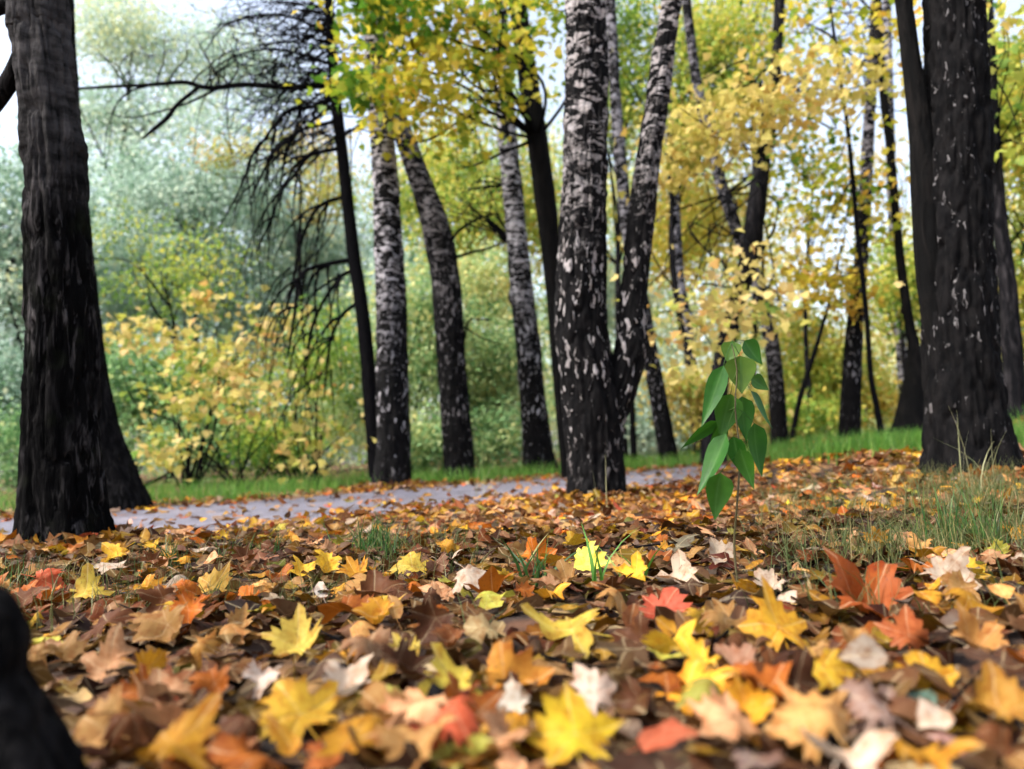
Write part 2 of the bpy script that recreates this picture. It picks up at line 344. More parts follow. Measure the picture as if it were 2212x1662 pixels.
def leaf_template(kind, rings, seed, curl=1.0):
    r = np.random.default_rng(seed); O = np.array(outline(kind)); c = np.array((0, 0.22))
    O = c + (O - c) * (1 + (0.11 if rings > 2 else 0.09) * r.standard_normal((len(O), 1)))
    n = len(O); fr = np.linspace(0, 1, rings + 1)[1:]
    V = [c[None]] + [c + (O - c) * f for f in fr]; V = np.concatenate(V)
    vein = np.concatenate([[1.0]] + [[1.0 if (tuple(np.round((abs(x0), y0), 2)) in TIPS) else 0.0 for x0, y0 in outline(kind)] for f in fr])
    edge = np.concatenate([[0.0]] + [np.full(n, f) for f in fr])
    tri = [(0, 1 + j, 1 + (j + 1) % n) for j in range(n)]; quad = []
    for k in range(rings - 1):
        a = 1 + k * n; b = a + n
        quad += [(a + j, b + j, b + (j + 1) % n, a + (j + 1) % n) for j in range(n)]
    x, y = V[:, 0] * 0.9, V[:, 1] - 0.35
    a, b, d, e = r.normal(0, 0.45, 4) * curl
    rad = np.hypot(x, y)
    z = a * x * x + b * y * y + 0.6 * d * x * y + 0.12 * curl * np.sin(5 * x + r.random() * 6) * np.cos(4 * y + r.random() * 6) + abs(e) * 0.35 * rad ** 3 * np.sin(3 * np.arctan2(y, x) + r.random() * 6)
    z -= 0.05 * (vein - 0.5) * edge
    z = 0.28 * np.tanh(z / 0.28)
    P = np.stack((x, y, z), -1)
    tr = np.array(tri); qd = np.array(quad, int).reshape(-1, 4)
    return P, tr, qd, vein, edge
def rot(yaw, tx, ty):
    """rotation arrays (n,3,3): tilt about x then y, then yaw about z"""
    cy, sy, ca, sa, cb, sb = np.cos(yaw), np.sin(yaw), np.cos(tx), np.sin(tx), np.cos(ty), np.sin(ty)
    z = np.zeros_like(cy); o = np.ones_like(cy)
    Rz = np.stack((cy, -sy, z, sy, cy, z, z, z, o), -1).reshape(-1, 3, 3)
    Rx = np.stack((o, z, z, z, ca, -sa, z, sa, ca), -1).reshape(-1, 3, 3)
    Ry = np.stack((cb, z, sb, z, o, z, -sb, z, cb), -1).reshape(-1, 3, 3)
    return Rz @ Rx @ Ry
def scatter(temps, pos, size, R, col):
    """merge many leaves; temps list of templates chosen at random"""
    pick = rng.integers(0, len(temps), len(pos)); Vs, Fs3, Fs4, Cs, ve, edg, o = [], [], [], [], [], [], 0
    for ti, (P, tr, qd, vein, edge) in enumerate(temps):
        s = np.where(pick == ti)[0]
        if not len(s): continue
        V = np.einsum('nij,kj->nki', R[s], P) * size[s, None, None] + pos[s, None, :]
        k = len(P); base = o + np.arange(len(s))[:, None, None] * k
        Vs.append(V.reshape(-1, 3)); Fs3.append((base + tr[None]).reshape(-1, 3))
        if len(qd): Fs4.append((base + qd[None]).reshape(-1, 4))
        Cs.append(np.repeat(col[s], k, 0)); ve.append(np.tile(vein, len(s))); edg.append(np.tile(edge, len(s))); o += len(s) * k
    return np.concatenate(Vs), [np.concatenate(Fs3)] + ([np.concatenate(Fs4)] if Fs4 else []), np.concatenate(Cs), np.concatenate(ve), np.concatenate(edg)
LC = {'bright yellow': (0.64, 0.39, 0.03), 'golden': (0.56, 0.27, 0.02), 'ochre': (0.48, 0.26, 0.08), 'pinkish tan': (0.54, 0.29, 0.14), 'cream': (0.60, 0.48, 0.36),
      'rust orange': (0.46, 0.13, 0.012), 'dark brown': (0.13, 0.045, 0.012), 'greenish yellow': (0.42, 0.40, 0.06), 'red': (0.46, 0.09, 0.035), 'grey-brown': (0.22, 0.11, 0.06)}
LW = np.array([0.11, 0.13, 0.22, 0.17, 0.06, 0.11, 0.15, 0.02, 0.01, 0.02]); LW /= LW.sum()
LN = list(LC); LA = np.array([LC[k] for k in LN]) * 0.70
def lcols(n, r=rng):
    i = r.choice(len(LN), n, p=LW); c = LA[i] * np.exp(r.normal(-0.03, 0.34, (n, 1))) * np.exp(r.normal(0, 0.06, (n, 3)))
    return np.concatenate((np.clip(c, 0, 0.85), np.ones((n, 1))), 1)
def litter(name, n, ylo, yhi, temps, smin, smax, tilt, zj, onpath, label, side=0.9, pad=0.8, keep=None, dim=1.0):
    y = np.sqrt(rng.random(n) * (yhi ** 2 - ylo ** 2) + ylo ** 2); x = (rng.random(n) * 2 - 1) * (side * y + pad)
    pd = pdist(x, y); k = ((pd < 1.5) & (rng.random(n) < 0.25 + 0.75 * (pd / 1.5) ** 3)) if onpath else (pd > 1.42 + 0.25 * rng.random(n))
    if keep is not None: k &= keep(x, y, pd)
    x, y = x[k], y[k]; n = len(x)
    z = base_z(x, y) + (0.014 if onpath else 0.008) + rng.random(n) ** 1.5 * zj
    size = smin + (smax - smin) * rng.random(n) ** 1.3
    R = rot(rng.random(n) * 6.283, rng.normal(0, tilt, n), rng.normal(0, tilt, n))
    V, Fc, C, ve, ed = scatter(temps, np.stack((x, y, z), -1), size, R, lcols(n) * np.array((dim, dim * 0.94, dim * 0.9, 1)))
    me = nmesh(name, V, Fc, True); cattr(me, 'col', C); fattr(me, 'vein', ve); fattr(me, 'edge', ed)
    return setp(add(name, me, M['leafn']), label, 'leaves', kind='stuff')
TM = [leaf_template('maple_lo', 2, s, 1.2) for s in range(10)] + [leaf_template('oval', 2, 50 + s, 1.5) for s in range(4)]
TF = [leaf_template('maple_far', 1, 80 + s, 1.4) for s in range(6)] + [leaf_template('oval', 1, 90 + s, 1.4) for s in range(3)]
nearside = lambda x, y, pd: (y < 0.62 * x + 7.6)
litter('leaf_litter', 5600, 0.35, 3.4, TM, 0.04, 0.10, 0.27, 0.04, False, 'carpet of small fallen leaves between the larger foreground leaves', dim=0.30)  # lower leaves coloured darker: shade of the gaps painted into them
litter('leaf_litter', 30000, 3.2, 13.0, TF, 0.05, 0.10, 0.30, 0.035, False, 'carpet of orange and tan fallen leaves around the tree bases', keep=lambda x, y, pd: nearside(x, y, pd) | ((pd < 2.1) & (rng.random(len(x)) < 0.5)))
litter('leaf_litter', 8500, 2.8, 13.0, TF, 0.05, 0.10, 0.35, 0.008, True, 'scattered fallen leaves lying on the grey path')

for dn, (bx_, by_, bd_, br_) in enumerate(((140, 1192, 3.4, 0.24), (1290, 1085, 5.6, 0.27), (2098, 1037, 4.5, 0.32), (845, 1056, 9.3, 0.33))):
    c0 = un(bx_, by_, bd_); nn = 260; an = rng.random(nn) * 6.283; rr_ = br_ + np.abs(rng.normal(0, 0.13, nn))
    x_ = c0[0] + np.cos(an) * rr_; y_ = c0[1] + np.sin(an) * rr_; z_ = base_z(x_, y_) + 0.02 + rng.random(nn) * 0.07 * np.exp(-(rr_ - br_) / 0.12)
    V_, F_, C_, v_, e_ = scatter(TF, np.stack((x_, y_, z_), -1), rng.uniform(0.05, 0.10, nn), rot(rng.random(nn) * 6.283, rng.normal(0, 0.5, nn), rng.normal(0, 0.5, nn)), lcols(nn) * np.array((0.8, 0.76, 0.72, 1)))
    me_ = nmesh('leaf_litter', V_, F_, True); cattr(me_, 'col', C_); fattr(me_, 'vein', v_); fattr(me_, 'edge', e_)
    setp(add('leaf_litter', me_, M['leafn']), 'fallen leaves drifted against the ' + ('foot of the nearest dark tree', 'foot of the forked birch', 'foot of the thick dark tree', 'foot of the straight birch')[dn], 'leaves', kind='stuff')
# ------------------------------------------------------------------ trunks
def furrow(seed, amp, cell_t, cell_h, flare=0.5, lobes=5, fh=0.16, knots=()):
    def f(th, s, R):
        th = th + 0 * s; s = s + 0 * th
        u = th / (2 * np.pi) * cell_t; w = vnoise(u * 0.5, s * 1.6, seed + 5, max(1, cell_t // 2)) * 1.4
        n = vnoise(u + w * 0.9, s / cell_h, seed, cell_t); rdg = 1 - np.abs(2 * n - 1)
        n2 = vnoise(u * 2, s / cell_h * 2.3, seed + 1, cell_t * 2)
        big = vnoise(th / (2 * np.pi) * 4, s * 1.7, seed + 2, 4) - 0.5
        ph = seed * 1.7
        fl = np.exp(-np.maximum(s - 0.12, 0) / fh) * flare * (0.55 + 0.45 * np.cos(lobes * th + ph + 0.7 * np.sin(th + ph)))
        n3 = vnoise(u * 3 + w, s / cell_h * 6, seed + 9, cell_t * 3)
        out = R * (1 + 0.05 * big + fl) + amp * (n - 0.5) * 0.7 - amp * 1.1 * rdg ** 5 + amp * 0.45 * (n2 - 0.5) + amp * 0.4 * (n3 - 0.5)
        for (kt, ks, kr, ka) in knots:
            dt = np.angle(np.exp(1j * (th - kt))); out = out + ka * np.exp(-((dt * R) ** 2 + (s - ks) ** 2) / kr ** 2)
        return out
    return f
def pxline(pts, d, dd=0.0):
    """picture polyline (x, y, width) at distance d -> points and radii; dd: lean towards the back per metre of height"""
    P, R = [], []
    for x, y, w in pts:
        p = un(x, y, d); q = un(x, y, d + dd * (p[2])) if dd else p
        P.append(q); R.append(max(w, 1.0) * q[1] / F / 2)
    return P, R
def trunk_part(name, parent, base, pts, d, mat, n=32, step=0.04, seed=1, amp=0.012, flare=0.4, ext=1.6, down=0.12, dd=0.0, cell_h=0.20, lobes=5, fh=0.16, knots=()):
    P, R = pxline(pts, d, dd)
    if down: P = [P[0] - np.array((0, 0, down))] + P; R = [R[0]] + R
    if ext: v = P[-1] - P[-2]; v = v / np.linalg.norm(v); v = v + np.array((0, 0, 0.3)); P.append(P[-1] + v / np.linalg.norm(v) * ext); R.append(R[-1] * 0.85)
    ct = max(6, int(2 * np.pi * max(R) / 0.034))
    V, Q, Tt = tube(P, R, n, step, furrow(seed, amp, ct, cell_h, flare if down else 0.0, lobes, fh, knots))
    me = nmesh(name, V - base, [Q, Tt], True)
    return add(name, me, mat, parent), P, R
def new_tree(name, label, x, y, d, cat='tree', group=None):
    b = un(x, y, d); e = empty(name, b); setp(e, label, cat, group); return e, b
def branch_part(parent, base, lines, d, mat=None, name='branch', n=6, step=0.05):
    """several picture polylines as one limb with its twigs"""
    parts = []
    for ln in lines:
        pts = [(p[0], p[1], p[2]) for p in ln]; dep = [p[3] if len(p) > 3 else d for p in ln]
        P = [un(x, y, q) for (x, y, w), q in zip(pts, dep)]; R = [w * q / F / 2 for (x, y, w), q in zip(pts, dep)]
        parts.append(tube(P, R, n, step))
    V, Fc = join(parts)
    return add(name, nmesh(name, V - base, Fc, True), mat or M['twig'], parent)

G_B = 'birch trees along the path'
# left pair of dark trunks
eA, bA = new_tree('dark_trunk_tree', 'nearest dark rough-barked tree at the edge of the path with a limb forking away', 140, 1192, 3.4, group='dark trees of the park')
trunk_part('trunk', eA, bA, [(140, 1192, 165), (136, 1060, 160), (133, 850, 145), (132, 600, 137), (125, 500, 134), (108, 250, 118), (88, 80, 118), (82, 0, 120)], 3.4, mat_bark_tall('bark_near', 1.5, 2.1), 112, 0.018, 3, 0.024, 0.36, 1.2, fh=0.11, knots=((0.2, 1.95, 0.06, 0.03),))
branch_part(eA, bA, [[(92, 70, 60), (55, 115, 46), (30, 160, 40), (-20, 235, 36), (-90, 300, 30)], [(60, 20, 40), (20, 10, 36), (-40, 30, 30)]], 3.4, M['bark'], n=12, step=0.03)
eA2, bA2 = new_tree('dark_trunk_tree', 'dark flared trunk on the far side of the path behind the nearest dark tree', 222, 1102, 6.8, group='dark trees of the park')
trunk_part('trunk', eA2, bA2, [(232, 1102, 165), (215, 1030, 148), (190, 930, 125), (168, 800, 118), (150, 600, 105), (130, 350, 95), (110, 0, 90)], 6.8, M['bark'], 64, 0.04, 9, 0.016, 0.12, 1.5, fh=0.2)
# birch beside the bare tree
e3, b3 = new_tree('birch_tree', 'straight birch right in front of the bare drooping tree', 845, 1055, 9.3, group=G_B)
trunk_part('trunk', e3, b3, [(845, 1056, 78), (850, 960, 74), (848, 850, 72), (846, 700, 70), (838, 500, 62), (832, 380, 58), (822, 250, 54), (812, 100, 50), (806, 0, 48)], 9.3, mat_birch('birch_bark', 0.6, 3.4, (0.42, 0.41, 0.44)), 48, 0.03, 21, 0.020, 0.42, 1.6)
e4, b4 = new_tree('birch_tree', 'dark birch with a kinked trunk leaning over at mid height', 995, 1040, 11.0, group=G_B)
trunk_part('trunk', e4, b4, [(995, 1041, 66), (988, 950, 66), (978, 830, 64), (970, 700, 64), (962, 600, 64), (948, 520, 64), (922, 430, 54), (893, 350, 46), (866, 275, 42), (840, 200, 38), (815, 80, 34), (800, 0, 32)], 11.0, mat_birch('birch_bark_leaning', 1.4, 5.0), 48, 0.035, 31, 0.02, 0.34, 1.6)
e5, b5 = new_tree('birch_tree', 'slender pale birch between the kinked birch and the forked birch', 1165, 1025, 11.8, group=G_B)
trunk_part('trunk', e5, b5, [(1167, 1026, 72), (1160, 950, 64), (1150, 850, 57), (1140, 740, 54), (1128, 640, 52), (1118, 540, 48), (1106, 400, 45), (1092, 260, 44), (1085, 160, 42), (1076, 0, 38)], 11.8, mat_birch('birch_bark_slender', 1.2, 3.6, (0.52, 0.515, 0.56)), 48, 0.035, 41, 0.018, 0.32, 1.6, knots=((3.3, 2.9, 0.09, 0.05),))
# dark smooth maple behind the forked birch
e6, b6 = new_tree('maple_tree', 'smooth dark maple trunk slanting up behind the forked birch', 1226, 1024, 10.4, group='dark trees of the park')
trunk_part('trunk', e6, b6, [(1226, 1024, 26), (1214, 900, 26), (1205, 780, 30), (1198, 650, 36), (1190, 540, 43), (1176, 420, 48), (1160, 300, 47), (1138, 150, 44), (1117, 0, 41)], 10.4, M['bark_smooth'], 32, 0.05, 51, 0.004, 0.25, 1.6)
# the forked birch
e7, b7 = new_tree('birch_tree', 'thick forked birch standing alone in the leaves before the path', 1290, 1085, 5.6, group=G_B)
m7 = mat_birch('birch_bark_forked', 1.2, 3.4, (0.32, 0.305, 0.31), (0.26, 0.22, 0.20), 0.605)
trunk_part('trunk', e7, b7, [(1290, 1086, 124), (1286, 1000, 122), (1282, 920, 124), (1270, 820, 122), (1254, 720, 118), (1254, 620, 112), (1256, 560, 109), (1262, 420, 102), (1266, 250, 98), (1268, 120, 94), (1266, 0, 90)], 5.6, m7, 112, 0.016, 61, 0.024, 0.20, 1.5, fh=0.10)
trunk_part('stem', e7, b7, [(1296, 960, 60), (1325, 880, 74), (1352, 800, 74), (1364, 740, 72), (1366, 670, 62), (1374, 580, 60), (1384, 480, 62), (1398, 360, 55), (1416, 230, 53), (1432, 120, 50), (1450, 0, 46)], 5.6, m7, 72, 0.018, 67, 0.018, 0, 1.5, down=0, knots=((0.3, 0.75, 0.06, 0.03),))
# birches and dark trees to the right
def simple_tree(name, label, pts, d, mat, seed, n=28, group=None, amp=0.01, flare=0.25, ext=1.6):
    e, b = new_tree(name, label, pts[0][0], pts[0][1], d, group=group)
    trunk_part('trunk', e, b, pts, d, mat, n, 0.05, seed, amp, flare, ext); return e, b
mfar = mat_birch('birch_bark_far', 1.2, 3.6, (0.26, 0.26, 0.30))
e8, b8 = simple_tree('birch_tree', 'thin birch whose dark foot shows just past the fork of the thick birch', [(1448, 1011, 42), (1434, 930, 40), (1420, 850, 38), (1405, 770, 36), (1385, 640, 32), (1360, 520, 30), (1345, 400, 28), (1330, 220, 26), (1318, 0, 24)], 12.5, mfar, 71, group=G_B)
e9, b9 = simple_tree('birch_tree', 'far pale birch seen between the fork and the yellow maple leaves', [(1512, 1000, 26), (1500, 850, 26), (1482, 700, 26), (1466, 600, 25), (1458, 450, 24), (1448, 300, 23), (1440, 100, 22), (1436, 0, 21)], 16.5, mat_birch('birch_bark_pale', 0.8, 3.0, (0.28, 0.28, 0.34)), 73, group=G_B)
e10, b10 = simple_tree('crooked_tree', 'crooked dark tree rising through yellow leaves behind the green sapling', [(1540, 1006, 56), (1543, 920, 48), (1552, 830, 44), (1568, 750, 40), (1592, 650, 38), (1618, 560, 42), (1634, 450, 42), (1648, 340, 36), (1662, 260, 30), (1672, 180, 26), (1680, 80, 24), (1684, 0, 24)], 11.5, M['bark_grey'], 75)
e11, b11 = simple_tree('birch_tree', 'grey birch leaning left from a straight foot past the green sapling', [(1687, 976, 40), (1681, 900, 37), (1672, 780, 34), (1658, 690, 32), (1640, 620, 30), (1600, 520, 28), (1565, 420, 27), (1535, 310, 25), (1505, 180, 23), (1482, 0, 22)], 13.0, mat_birch('birch_bark_grey', 0.3, 2.6, (0.18, 0.18, 0.21)), 77, group=G_B)
e12, b12 = simple_tree('leaning_sapling', 'thin bare sapling leaning to the right under the yellow trees', [(1712, 940, 11), (1731, 850, 12), (1760, 760, 10), (1782, 685, 9), (1800, 620, 6)], 14.0, M['twig'], 79, n=10, ext=0.8, amp=0.003)
e13, b13 = simple_tree('birch_tree', 'grey-footed birch standing behind the thin black sapling', [(1835, 952, 46), (1838, 870, 44), (1842, 780, 40), (1848, 690, 34), (1858, 580, 30), (1866, 470, 28), (1873, 350, 27), (1880, 220, 24), (1892, 0, 22)], 12.0, mat_birch('birch_bark_stout', 1.6, 4.0, (0.22, 0.215, 0.24)), 81, group=G_B)
e14, b14 = simple_tree('thin_black_sapling', 'very thin wavy black sapling to the left of the thicker thin one', [(1906, 950, 14), (1894, 880, 13), (1882, 820, 12), (1876, 740, 11), (1872, 687, 11), (1862, 587, 11), (1852, 504, 10), (1842, 386, 10), (1826, 235, 9), (1812, 151, 8), (1792, 0, 7)], 10.0, M['twig'], 83, n=12, amp=0.002, flare=0.1)
e15, b15 = simple_tree('slim_dark_tree', 'slim dark tree with a swollen foot just left of the thick dark tree', [(1964, 944, 74), (1970, 880, 58), (1976, 810, 42), (1974, 750, 26), (1964, 700, 21), (1944, 553, 19), (1924, 336, 17), (1906, 185, 16), (1896, 0, 16)], 11.0, M['bark_smooth'], 85, amp=0.006)
e17, b17 = simple_tree('birch_tree', 'white birch glimpsed between the slim dark tree and thick dark tree', [(1958, 900, 24), (1950, 800, 23), (1942, 680, 22), (1934, 560, 21), (1926, 400, 20), (1915, 0, 18)], 17.0, mat_birch('birch_bark_white', -0.5, 0.6, (0.34, 0.34, 0.40)), 87, group=G_B)
e18, b18 = new_tree('dark_trunk_tree', 'thick black-barked double-stemmed tree on the leafy bank', 2100, 1037, 4.5, group='dark trees of the park')
trunk_part('trunk', e18, b18, [(2098, 1038, 172), (2090, 960, 160), (2083, 860, 150), (2073, 740, 146), (2068, 600, 144), (2066, 450, 142), (2066, 300, 138), (2064, 120, 130), (2062, 0, 126)], 4.5, mat_birch('bark_flecked', 2.5, 7.0, (0.14, 0.132, 0.136), (0.11, 0.10, 0.097), 0.645, 1.25), 112, 0.018, 91, 0.026, 0.42, 1.3, fh=0.15)
trunk_part('stem', e18, b18, [(2062, 900, 30), (2036, 760, 60), (2012, 600, 62), (2000, 450, 58), (1990, 300, 50), (1978, 200, 44), (1964, 100, 40), (1952, 0, 37)], 4.5, M['bark_smooth'], 40, 0.03, 95, 0.005, 0, 1.3, down=0)
e19, b19 = simple_tree('dark_trunk_tree', 'dark trunk at the far edge half hidden by the thick dark tree', [(2192, 918, 44), (2188, 800, 42), (2181, 690, 40), (2174, 600, 36), (2160, 480, 31), (2148, 320, 28), (2132, 0, 25)], 8.0, M['bark_grey'], 97, group='dark trees of the park')
e20, b20 = simple_tree('far_trunk', 'short dark far trunk showing under the fork of the thick birch', [(1369, 985, 15), (1366, 900, 13), (1362, 800, 12), (1356, 600, 11)], 15.0, M['twig'], 99, n=10, amp=0.003, ext=1)

# ------------------------------------------------------------------ the bare tree with drooping twigs
e2, b2 = new_tree('bare_tree', 'leafless black tree with long drooping twigs behind the straight birch', 812, 1046, 10.5)
TR2 = [(814, 1046, 32), (803, 900, 32), (792, 760, 31), (778, 640, 30), (765, 560, 29), (750, 430, 27), (738, 320, 26), (724, 200, 25), (716, 100, 22), (710, 0, 20)]
trunk_part('trunk', e2, b2, TR2, 10.5, M['twig'], 24, 0.05, 15, 0.006, 0.2, 1.4)
def tx(y): return float(np.interp(-y, [-p[1] for p in TR2], [p[0] for p in TR2]))
def droop(x, y, dx, dy, w, dep, n=6):
    pts = [(x, y, w, dep)]; vx, vy = dx, dy
    for i in range(n):
        x += vx; y += vy; vx = vx * 0.72 + random.gauss(0, 3); vy = vy * 0.8 + 9 + random.gauss(0, 3); dep += random.gauss(0, 0.05)
        pts.append((x, y, max(1.6, w * (1 - (i + 1) / n)), dep))
    return pts
LIMBS = [
 [(718, 183, 17), (660, 187, 15), (600, 187, 14), (530, 183, 13), (450, 190, 12), (400, 178, 11), (330, 183, 9), (250, 187, 8), (165, 192, 6), (120, 196, 3)],
 [(712, 60, 9), (689, 64, 8), (638, 39, 7), (571, 32, 6), (504, 47, 5), (470, 71, 4), (440, 118, 2.5)],
 [(718, 140, 10), (692, 131, 8), (638, 114, 7), (585, 106, 6), (524, 116, 5), (477, 138, 4), (443, 168, 2.5)],
 [(711, 30, 9), (689, 67, 7), (665, 81, 6), (622, 91, 5), (554, 97, 3)],
 [(728, 240, 9), (692, 232, 8), (638, 235, 7), (605, 255, 6), (571, 302, 5.5), (541, 343, 5), (528, 386, 4), (504, 437, 3.5), (470, 497, 2)],
 [(731, 262, 8), (655, 279, 6), (622, 299, 5.5), (588, 336, 5), (558, 393, 4), (538, 437, 2.5)],
 [(738, 320, 8), (672, 336, 7), (638, 376, 6), (605, 420, 5), (588, 470, 4.5), (554, 544, 3)],
 [(750, 425, 8), (700, 440, 7), (672, 470, 6), (652, 520, 5), (638, 580, 4), (622, 650, 2.5)],
 [(765, 560, 9), (700, 572, 8), (672, 580, 7), (645, 603, 6), (638, 664, 5.5), (622, 771, 3)],
 [(770, 585, 8), (742, 593, 7), (719, 620, 6), (692, 664, 5), (672, 721, 4), (664, 790, 2.5)],
 [(780, 650, 7), (740, 680, 6), (716, 730, 5), (705, 800, 4), (700, 860, 2)],
 [(718, 183, 12), (750, 168, 12), (790, 148, 10), (830, 110, 6)],
 [(735, 300, 7), (765, 278, 6), (795, 255, 4), (820, 230, 2)],
]
for li, ln in enumerate(LIMBS):
    dep0 = 10.5; span = random.uniform(-0.5, 0.5)
    ln = [(x, y, w * (1.35 if 4 <= li < 11 else 1.0), dep0 + span * i / len(ln)) for i, (x, y, w) in enumerate(ln)]
    lines = [ln]
    if li == 0:
        lines += [[(430, 188, 9, 10.4), (385, 225, 10, 10.3), (362, 255, 12, 10.3), (335, 278, 10, 10.3), (308, 300, 5, 10.3)],
                  [(480, 187, 7, 10.4), (400, 225, 5, 10.4), (330, 245, 4, 10.4), (280, 255, 3, 10.4), (230, 243, 2, 10.4)]]
        for q in range(26):
            xx = random.uniform(250, 700); up = random.random() < 0.55
            if up:
                pts = [(xx, 186, 5, 10.4)]; x, y = xx, 186; a = random.uniform(-2.4, -0.8)
                for s in range(5):
                    x += 26 * math.cos(a); y += 26 * math.sin(a); a += random.gauss(0, 0.35); pts.append((x, y, 4 * (1 - s / 5), 10.4 + random.gauss(0, 0.1)))
                lines.append(pts)
            else: lines.append(droop(xx, 187, random.uniform(-34, 2), random.uniform(2, 15), 5.0, 10.4, 7))
    else:
        for q in range(9 if li < 11 else 3):
            k = random.randrange(1, len(ln) - 1); x, y, w, dp = ln[k]
            x += random.uniform(-12, 12); y += random.uniform(-3, 3)
            if y < 200:
                pts = [(x, y, w * 0.6, dp)]; a = random.uniform(0, 6.28)
                for s in range(5):
                    x += 22 * math.cos(a); y += 22 * math.sin(a); a += random.gauss(0, 0.4); pts.append((x, y, max(1.5, w * 0.5 * (1 - s / 5)), dp + random.gauss(0, 0.08)))
                lines.append(pts)
            else: lines.append(droop(x, y, random.uniform(-34, 2), random.uniform(6, 24), w * 0.75, dp, 7))
    branch_part(e2, b2, lines, 10.5, n=5, step=0.06)
# fine twig haze around the upper trunk of the bare tree, grouped by height
for band in range(5):
    lines = []
    for q in range(30):
        y = random.uniform(-40, 60) + band * 62; x = tx(min(max(y, 0), 1000)) + random.choice((-1, -1, -1, 1)) * random.uniform(0, 20); dp = 10.5 + random.gauss(0, 0.3)
        a = math.pi + random.uniform(-0.9, 0.5); 
        if random.random() < 0.15: a = random.uniform(-0.8, 0.4)
        pts = [(x, y, 3.6, dp)]; L = random.uniform(20, 46)
        for s in range(6):
            x += L * math.cos(a); y += L * math.sin(a); a += random.gauss(-0.10, 0.28); dp += random.gauss(0, 0.08); pts.append((x, y, max(1.4, 3.6 * (1 - s / 6)), dp))
            if s > 1 and random.random() < 0.7:
                aa = a + random.choice((-1, 1)) * random.uniform(0.4, 1.0); lines.append([(x, y, 2.2, dp), (x + 25 * math.cos(aa), y + 25 * math.sin(aa), 1.8, dp), (x + 48 * math.cos(aa + 0.2), y + 48 * math.sin(aa + 0.2), 1.3, dp + 0.1)])
        lines.append(pts)
    branch_part(e2, b2, lines, 10.5, n=4, step=0.1)

# ------------------------------------------------------------------ foliage
def leaf_tpl(kind):
    if kind == 'kite': P = np.array([(0, 0, 0), (0.33, 0.45, 0.08), (0, 1, 0), (-0.33, 0.45, 0.08)]); return P, [np.array([(0, 1, 2), (0, 2, 3)])]
    if kind == 'maple':
        O = np.array(outline('maple_far')); P = np.concatenate(([[0, 0.25]], O)); P = np.c_[P, 0.25 * (P[:, 0] ** 2) - 0.15 * P[:, 1] ** 2]
        n = len(O); return P, [np.array([(0, 1 + j, 1 + (j + 1) % n) for j in range(n)])]
def foliage(name, parent, base, blobs, mat, kind='kite', size=0.09, hang=0.5, seed=0):
    """blobs: (centre, radii(3), clusters, leaves per cluster, cluster spread m, tone)"""
    r = np.random.default_rng(seed + 1000); C, S, TN = [], [], []
    for c, rad, k, n, sp, tone in blobs:
        v = r.normal(size=(k, 3)); v /= np.linalg.norm(v, axis=1)[:, None]; v *= r.random((k, 1)) ** 0.45
        cc = np.asarray(c) + v * np.asarray(rad); tn = tone + r.normal(0, 0.2, k)
        for i in range(k):
            m = max(3, int(n * r.uniform(0.45, 1.5)))
            C.append(cc[i] + r.normal(size=(m, 3)) * sp * np.array((1.15, 1.15, 0.62)) * r.uniform(0.7, 1.3)); TN.append(np.clip(tn[i] + r.normal(0, 0.13, m), 0.01, 0.99))
    C = np.concatenate(C); TN = np.concatenate(TN); n = len(C)
    P, Fs = leaf_tpl(kind)
    sz = size * r.uniform(0.6, 1.3, n)
    R = rot(r.random(n) * 6.283, -hang + r.normal(0, 0.7, n), r.normal(0, 0.6, n))
    V = np.einsum('nij,kj->nki', R, P) * sz[:, None, None] + C[:, None, :] - base
    k = len(P); f = (np.arange(n)[:, None, None] * k + Fs[0][None]).reshape(-1, 3)
    me = nmesh(name, V.reshape(-1, 3), f); fattr(me, 'rnd', np.repeat(TN, k))
    return add(name, me, mat, parent), C
def limbs_to(parent, base, start_pts, targets, r0, mat=None, seed=0, name='branch'):
    """crooked limbs from points on the stem to points inside the crown"""
    r = np.random.default_rng(seed); parts = []
    for tg in targets:
        st = start_pts[r.integers(0, len(start_pts))]; v = tg - st
        m1 = st + v * 0.35 + r.normal(0, 0.07, 3) * np.linalg.norm(v) + np.array((0, 0, 0.05 * np.linalg.norm(v))); m2 = st + v * 0.7 + r.normal(0, 0.06, 3) * np.linalg.norm(v)
        parts.append(tube([st, m1, m2, tg], [r0, r0 * 0.7, r0 * 0.45, r0 * 0.2], 5, 0.15))
    V, Fc = join(parts)
    return add(name, nmesh(name, V - base, Fc, True), mat or M['twig'], parent)
def pxblob(x, y, rw, rh, d, k, n, sp, tone, depth=None):
    c = un(x, y, d); s = d / F
    return (c, (rw * s, depth if depth is not None else (rw + rh) / 2 * s * 0.8, rh * s), k, n, sp, tone)
